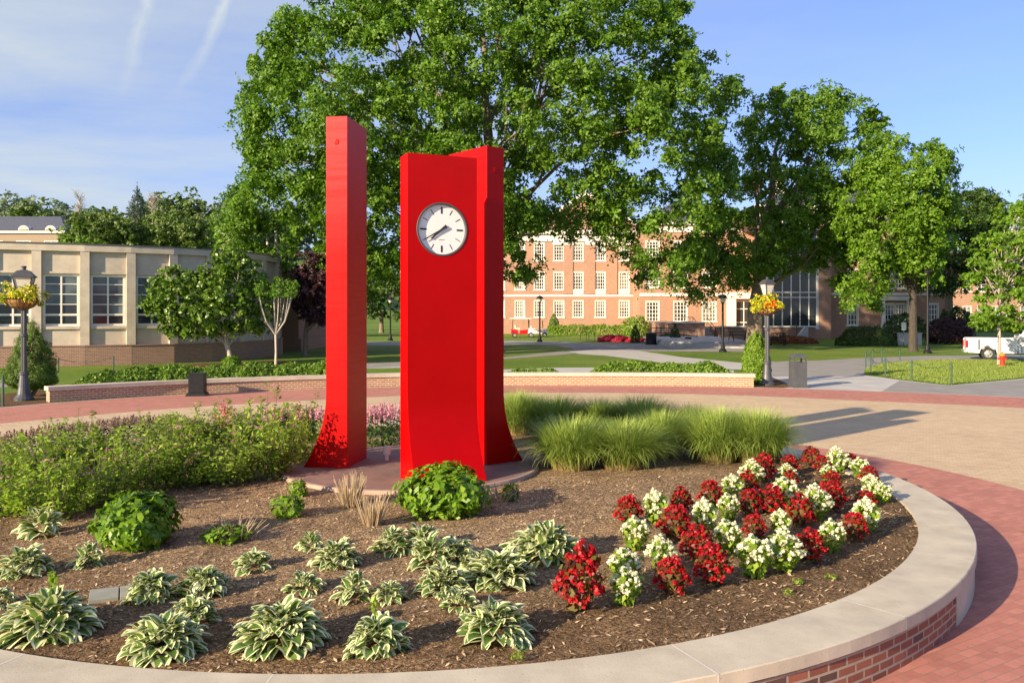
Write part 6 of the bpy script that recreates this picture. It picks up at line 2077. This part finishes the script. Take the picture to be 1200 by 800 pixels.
# ---- mauve spikes, astilbe
def spike_plant(h, r, nsp, m, fm_, seed, fh=0.55, sp=0.28):
    rng = np.random.default_rng(seed)
    V, F = bush_leaves(dome(r, h * fh), 420, 0.075, rng, 0.5, 0.2, shell=0.4)
    a = rng.uniform(0, 6.28, nsp); q = r * np.sqrt(rng.uniform(0, 1, nsp)) * 0.95
    P, N = [], []
    for k in range(nsp):
        n = 40; t = rng.uniform(0, 1, n)
        top = h * rng.uniform(0.82, 1.05)
        w = 0.028 * (1 - t * 0.85)
        b = rng.uniform(0, 6.28, n)
        P.append(np.stack([q[k] * math.cos(a[k]) + w * np.cos(b), q[k] * math.sin(a[k]) + w * np.sin(b), top - sp * h * (1 - t)], 1))
        N.append(np.stack([np.cos(b), np.sin(b), 0.5 + 0 * b], 1) + rng.normal(size=(n, 3)) * 0.4)
    V2, F2 = leaf_arrays(np.vstack(P), norm(np.vstack(N)), 0.032, rng, 0.7)
    return np_mesh('foliage', V, F, M[fm_]), np_mesh('flower_spikes', V2, F2, M[m])


MV = spike_plant(0.55, 0.42, 60, 'mauve', 'dark_stem', 1, 0.6, 0.35)
for i, (px, b_, tp, lab) in enumerate(((-2, 540, 508, 'mauve brown spiked plant at the left edge behind the spirea'), (38, 530, 502, 'mauve brown spiked plant, second from the left behind the spirea'), (76, 522, 497, 'mauve brown spiked plant, third from the left behind the spirea'), (116, 515, 493, 'mauve brown spiked plant, fourth from the left behind the spirea'), (152, 510, 488, 'mauve brown spiked plant behind the middle of the spirea'), (186, 506, 487, 'mauve brown spiked plant furthest right behind the spirea'))):
    x, y, z = S(px, b_)
    t = thing('spiked_plant', lab, 'plant', (x, y, z), i * 1.3, 'mauve brown spiked plants'); s = (b_ - tp) / 1000 * y / 0.55
    t.scale = (1.0, 1.0, s); link('foliage', MV[0], None, t); link('flower_spikes', MV[1], None, t)
AS = spike_plant(0.8, 0.40, 42, 'pink', 'dark_stem', 2, 0.72, 0.32)
for i, (px, b_, tp, lab) in enumerate(((332, 516, 477, 'pink astilbe behind the spirea, left of two before the tall pillar'), (366, 516, 477, 'pink astilbe behind the spirea, touching the tall pillar'), (438, 522, 474, 'pink astilbe seen between the pillars, left one'), (459, 520, 473, 'pink astilbe seen between the pillars, right one'))):
    x, y, z = S(px, b_)
    t = thing('astilbe', lab, 'plant', (x, y, z), i * 1.7, 'pink astilbes behind the clock tower'); s = (b_ - tp) / 1000 * y / 0.8
    t.scale = (1.0, 1.0, s); link('foliage', AS[0], None, t); link('flower_spikes', AS[1], None, t)
x, y, z = S(263, 500); rng = np.random.default_rng(3)
V, F = bush_leaves(dome(0.22, 0.45), 260, 0.06, rng, 0.5, 0.3, shell=0.3); tag(link('barberry', np_mesh('barberry', V, F, M['flowerbed_red']), None, None, (x, y, z)), 'small red leaved plant poking up behind the spirea', 'plant')

# ---- ornamental grasses
def reed_mesh(n, h, r, seed):
    rng = np.random.default_rng(seed)
    K = 6
    a = rng.uniform(0, 2 * np.pi, n)
    q = np.sqrt(rng.uniform(0, 1, n))
    lean = 0.1 + 0.85 * q ** 1.3 * rng.uniform(0.45, 1.4, n)
    L = h * rng.uniform(0.75, 1.25, n) * (1 + 0.15 * q)
    a2 = a + rng.normal(size=n) * 0.6
    base = np.stack([r * 0.66 * q * np.cos(a), r * 0.66 * q * np.sin(a), np.zeros(n)], 1)
    d = np.stack([np.cos(a2), np.sin(a2), np.zeros(n)], 1); side = np.stack([-np.sin(a2), np.cos(a2), np.zeros(n)], 1)
    V = np.zeros((n, K + 1, 2, 3)); UV = np.zeros((n, K + 1, 2, 2))
    pos = base.copy(); el = np.pi / 2 - lean * 0.45
    for k in range(K + 1):
        t = k / K
        w = 0.0095 * (1 - t) ** 0.7 + 0.0006
        V[:, k, 0] = pos - side * w; V[:, k, 1] = pos + side * w
        UV[:, k, 0] = (0, t); UV[:, k, 1] = (1, t)
        pos = pos + (d * np.cos(el)[:, None] + np.array([0, 0, 1.0]) * np.sin(el)[:, None]) * (L / K)[:, None]
        el = el - lean * 0.45 * (0.35 + 1.1 * t)
    V[..., 2] = np.maximum(V[..., 2], 0.01)
    idx = np.arange(n * (K + 1) * 2).reshape(n, K + 1, 2)
    F = np.stack([idx[:, :-1, 0], idx[:, :-1, 1], idx[:, 1:, 1], idx[:, 1:, 0]], -1).reshape(-1, 4)
    return np_mesh('reed', V.reshape(-1, 3), F, M['reed'], UV.reshape(-1, 2))


RM = [reed_mesh(3600, 1.0, 0.62, 1), reed_mesh(3200, 1.0, 0.6, 2)]
GR = [(668, 548, 490, 88, 'fountain grass clump nearest to the red pillars, front left'), (730, 547, 494, 92, 'fountain grass clump in the middle of the front'), (774, 532, 483, 72, 'fountain grass clump set back between the front clumps'),
      (840, 540, 480, 84, 'left half of the broad fountain grass mound behind the bedding plants'), (886, 540, 482, 84, 'right half of the broad fountain grass mound behind the bedding plants'),
      (606, 508, 460, 62, 'shaded fountain grass right behind the clock tower'), (650, 510, 466, 74, 'shaded fountain grass second behind the clock tower'), (702, 510, 469, 66, 'shaded fountain grass third behind the clock tower'), (752, 514, 467, 76, 'shaded fountain grass in the middle of the back row'), (808, 520, 476, 60, 'fountain grass of the back row beside the broad mound')]
for i, (px, b_, tp, w, lab) in enumerate(GR):
    x, y, z = S(px, b_)
    h = (b_ - tp) / 1000 * y; r = w / 2000 * y
    o = link('fountain_grass', RM[i % 2], None, None, (x, y, z - 0.01)); o.scale = (r / 0.80, r / 0.80, h / 1.08); o.rotation_euler = (0, 0, i * 1.1)
    tag(o, lab, 'ornamental grass', 'fountain grass clumps')

# ---- short turf on the near right lawn
rng = np.random.default_rng(9)
poly = pxpoly([(1013, 436), (1054, 444.6), (1112, 451), (1200, 442.5), (1320, 435), (1320, 423), (1200, 422), (1097, 422), (1036, 425.5), (1015, 431.5)])
pa = np.array(poly); n = 45000
Q = rng.uniform(pa.min(0), pa.max(0), (n * 2, 2)); ins, dd = poly_dist(Q, pa); Q = Q[ins][:n]
P = np.c_[Q, np.full(len(Q), 0.03)]
a = rng.uniform(0, 6.28, len(P)); d = np.stack([np.cos(a), np.sin(a), 0 * a], 1)
h = rng.uniform(0.03, 0.075, (len(P), 1))
sway = rng.normal(size=(len(P), 3)) * np.array([0.02, 0.02, 0])
V = np.stack([P - d * 0.012 - [0, 0, 0.03], P + d * 0.012 - [0, 0, 0.03], P + sway + h * np.array([0, 0, 1.0])], 1).reshape(-1, 3)
F = np.arange(len(V)).reshape(-1, 3); uv = np.tile(np.array([[0, 0.1], [1, 0.1], [0.5, 1.0]]), (len(P), 1))
tag(link('lawn_grass', np_mesh('lawn_grass', V, F, M['turf'], uv)), 'short yellow green grass of the roped right lawn', 'grass', kind='stuff')
sheet('lawn', ccw(poly), 0.0115, 'lawn')
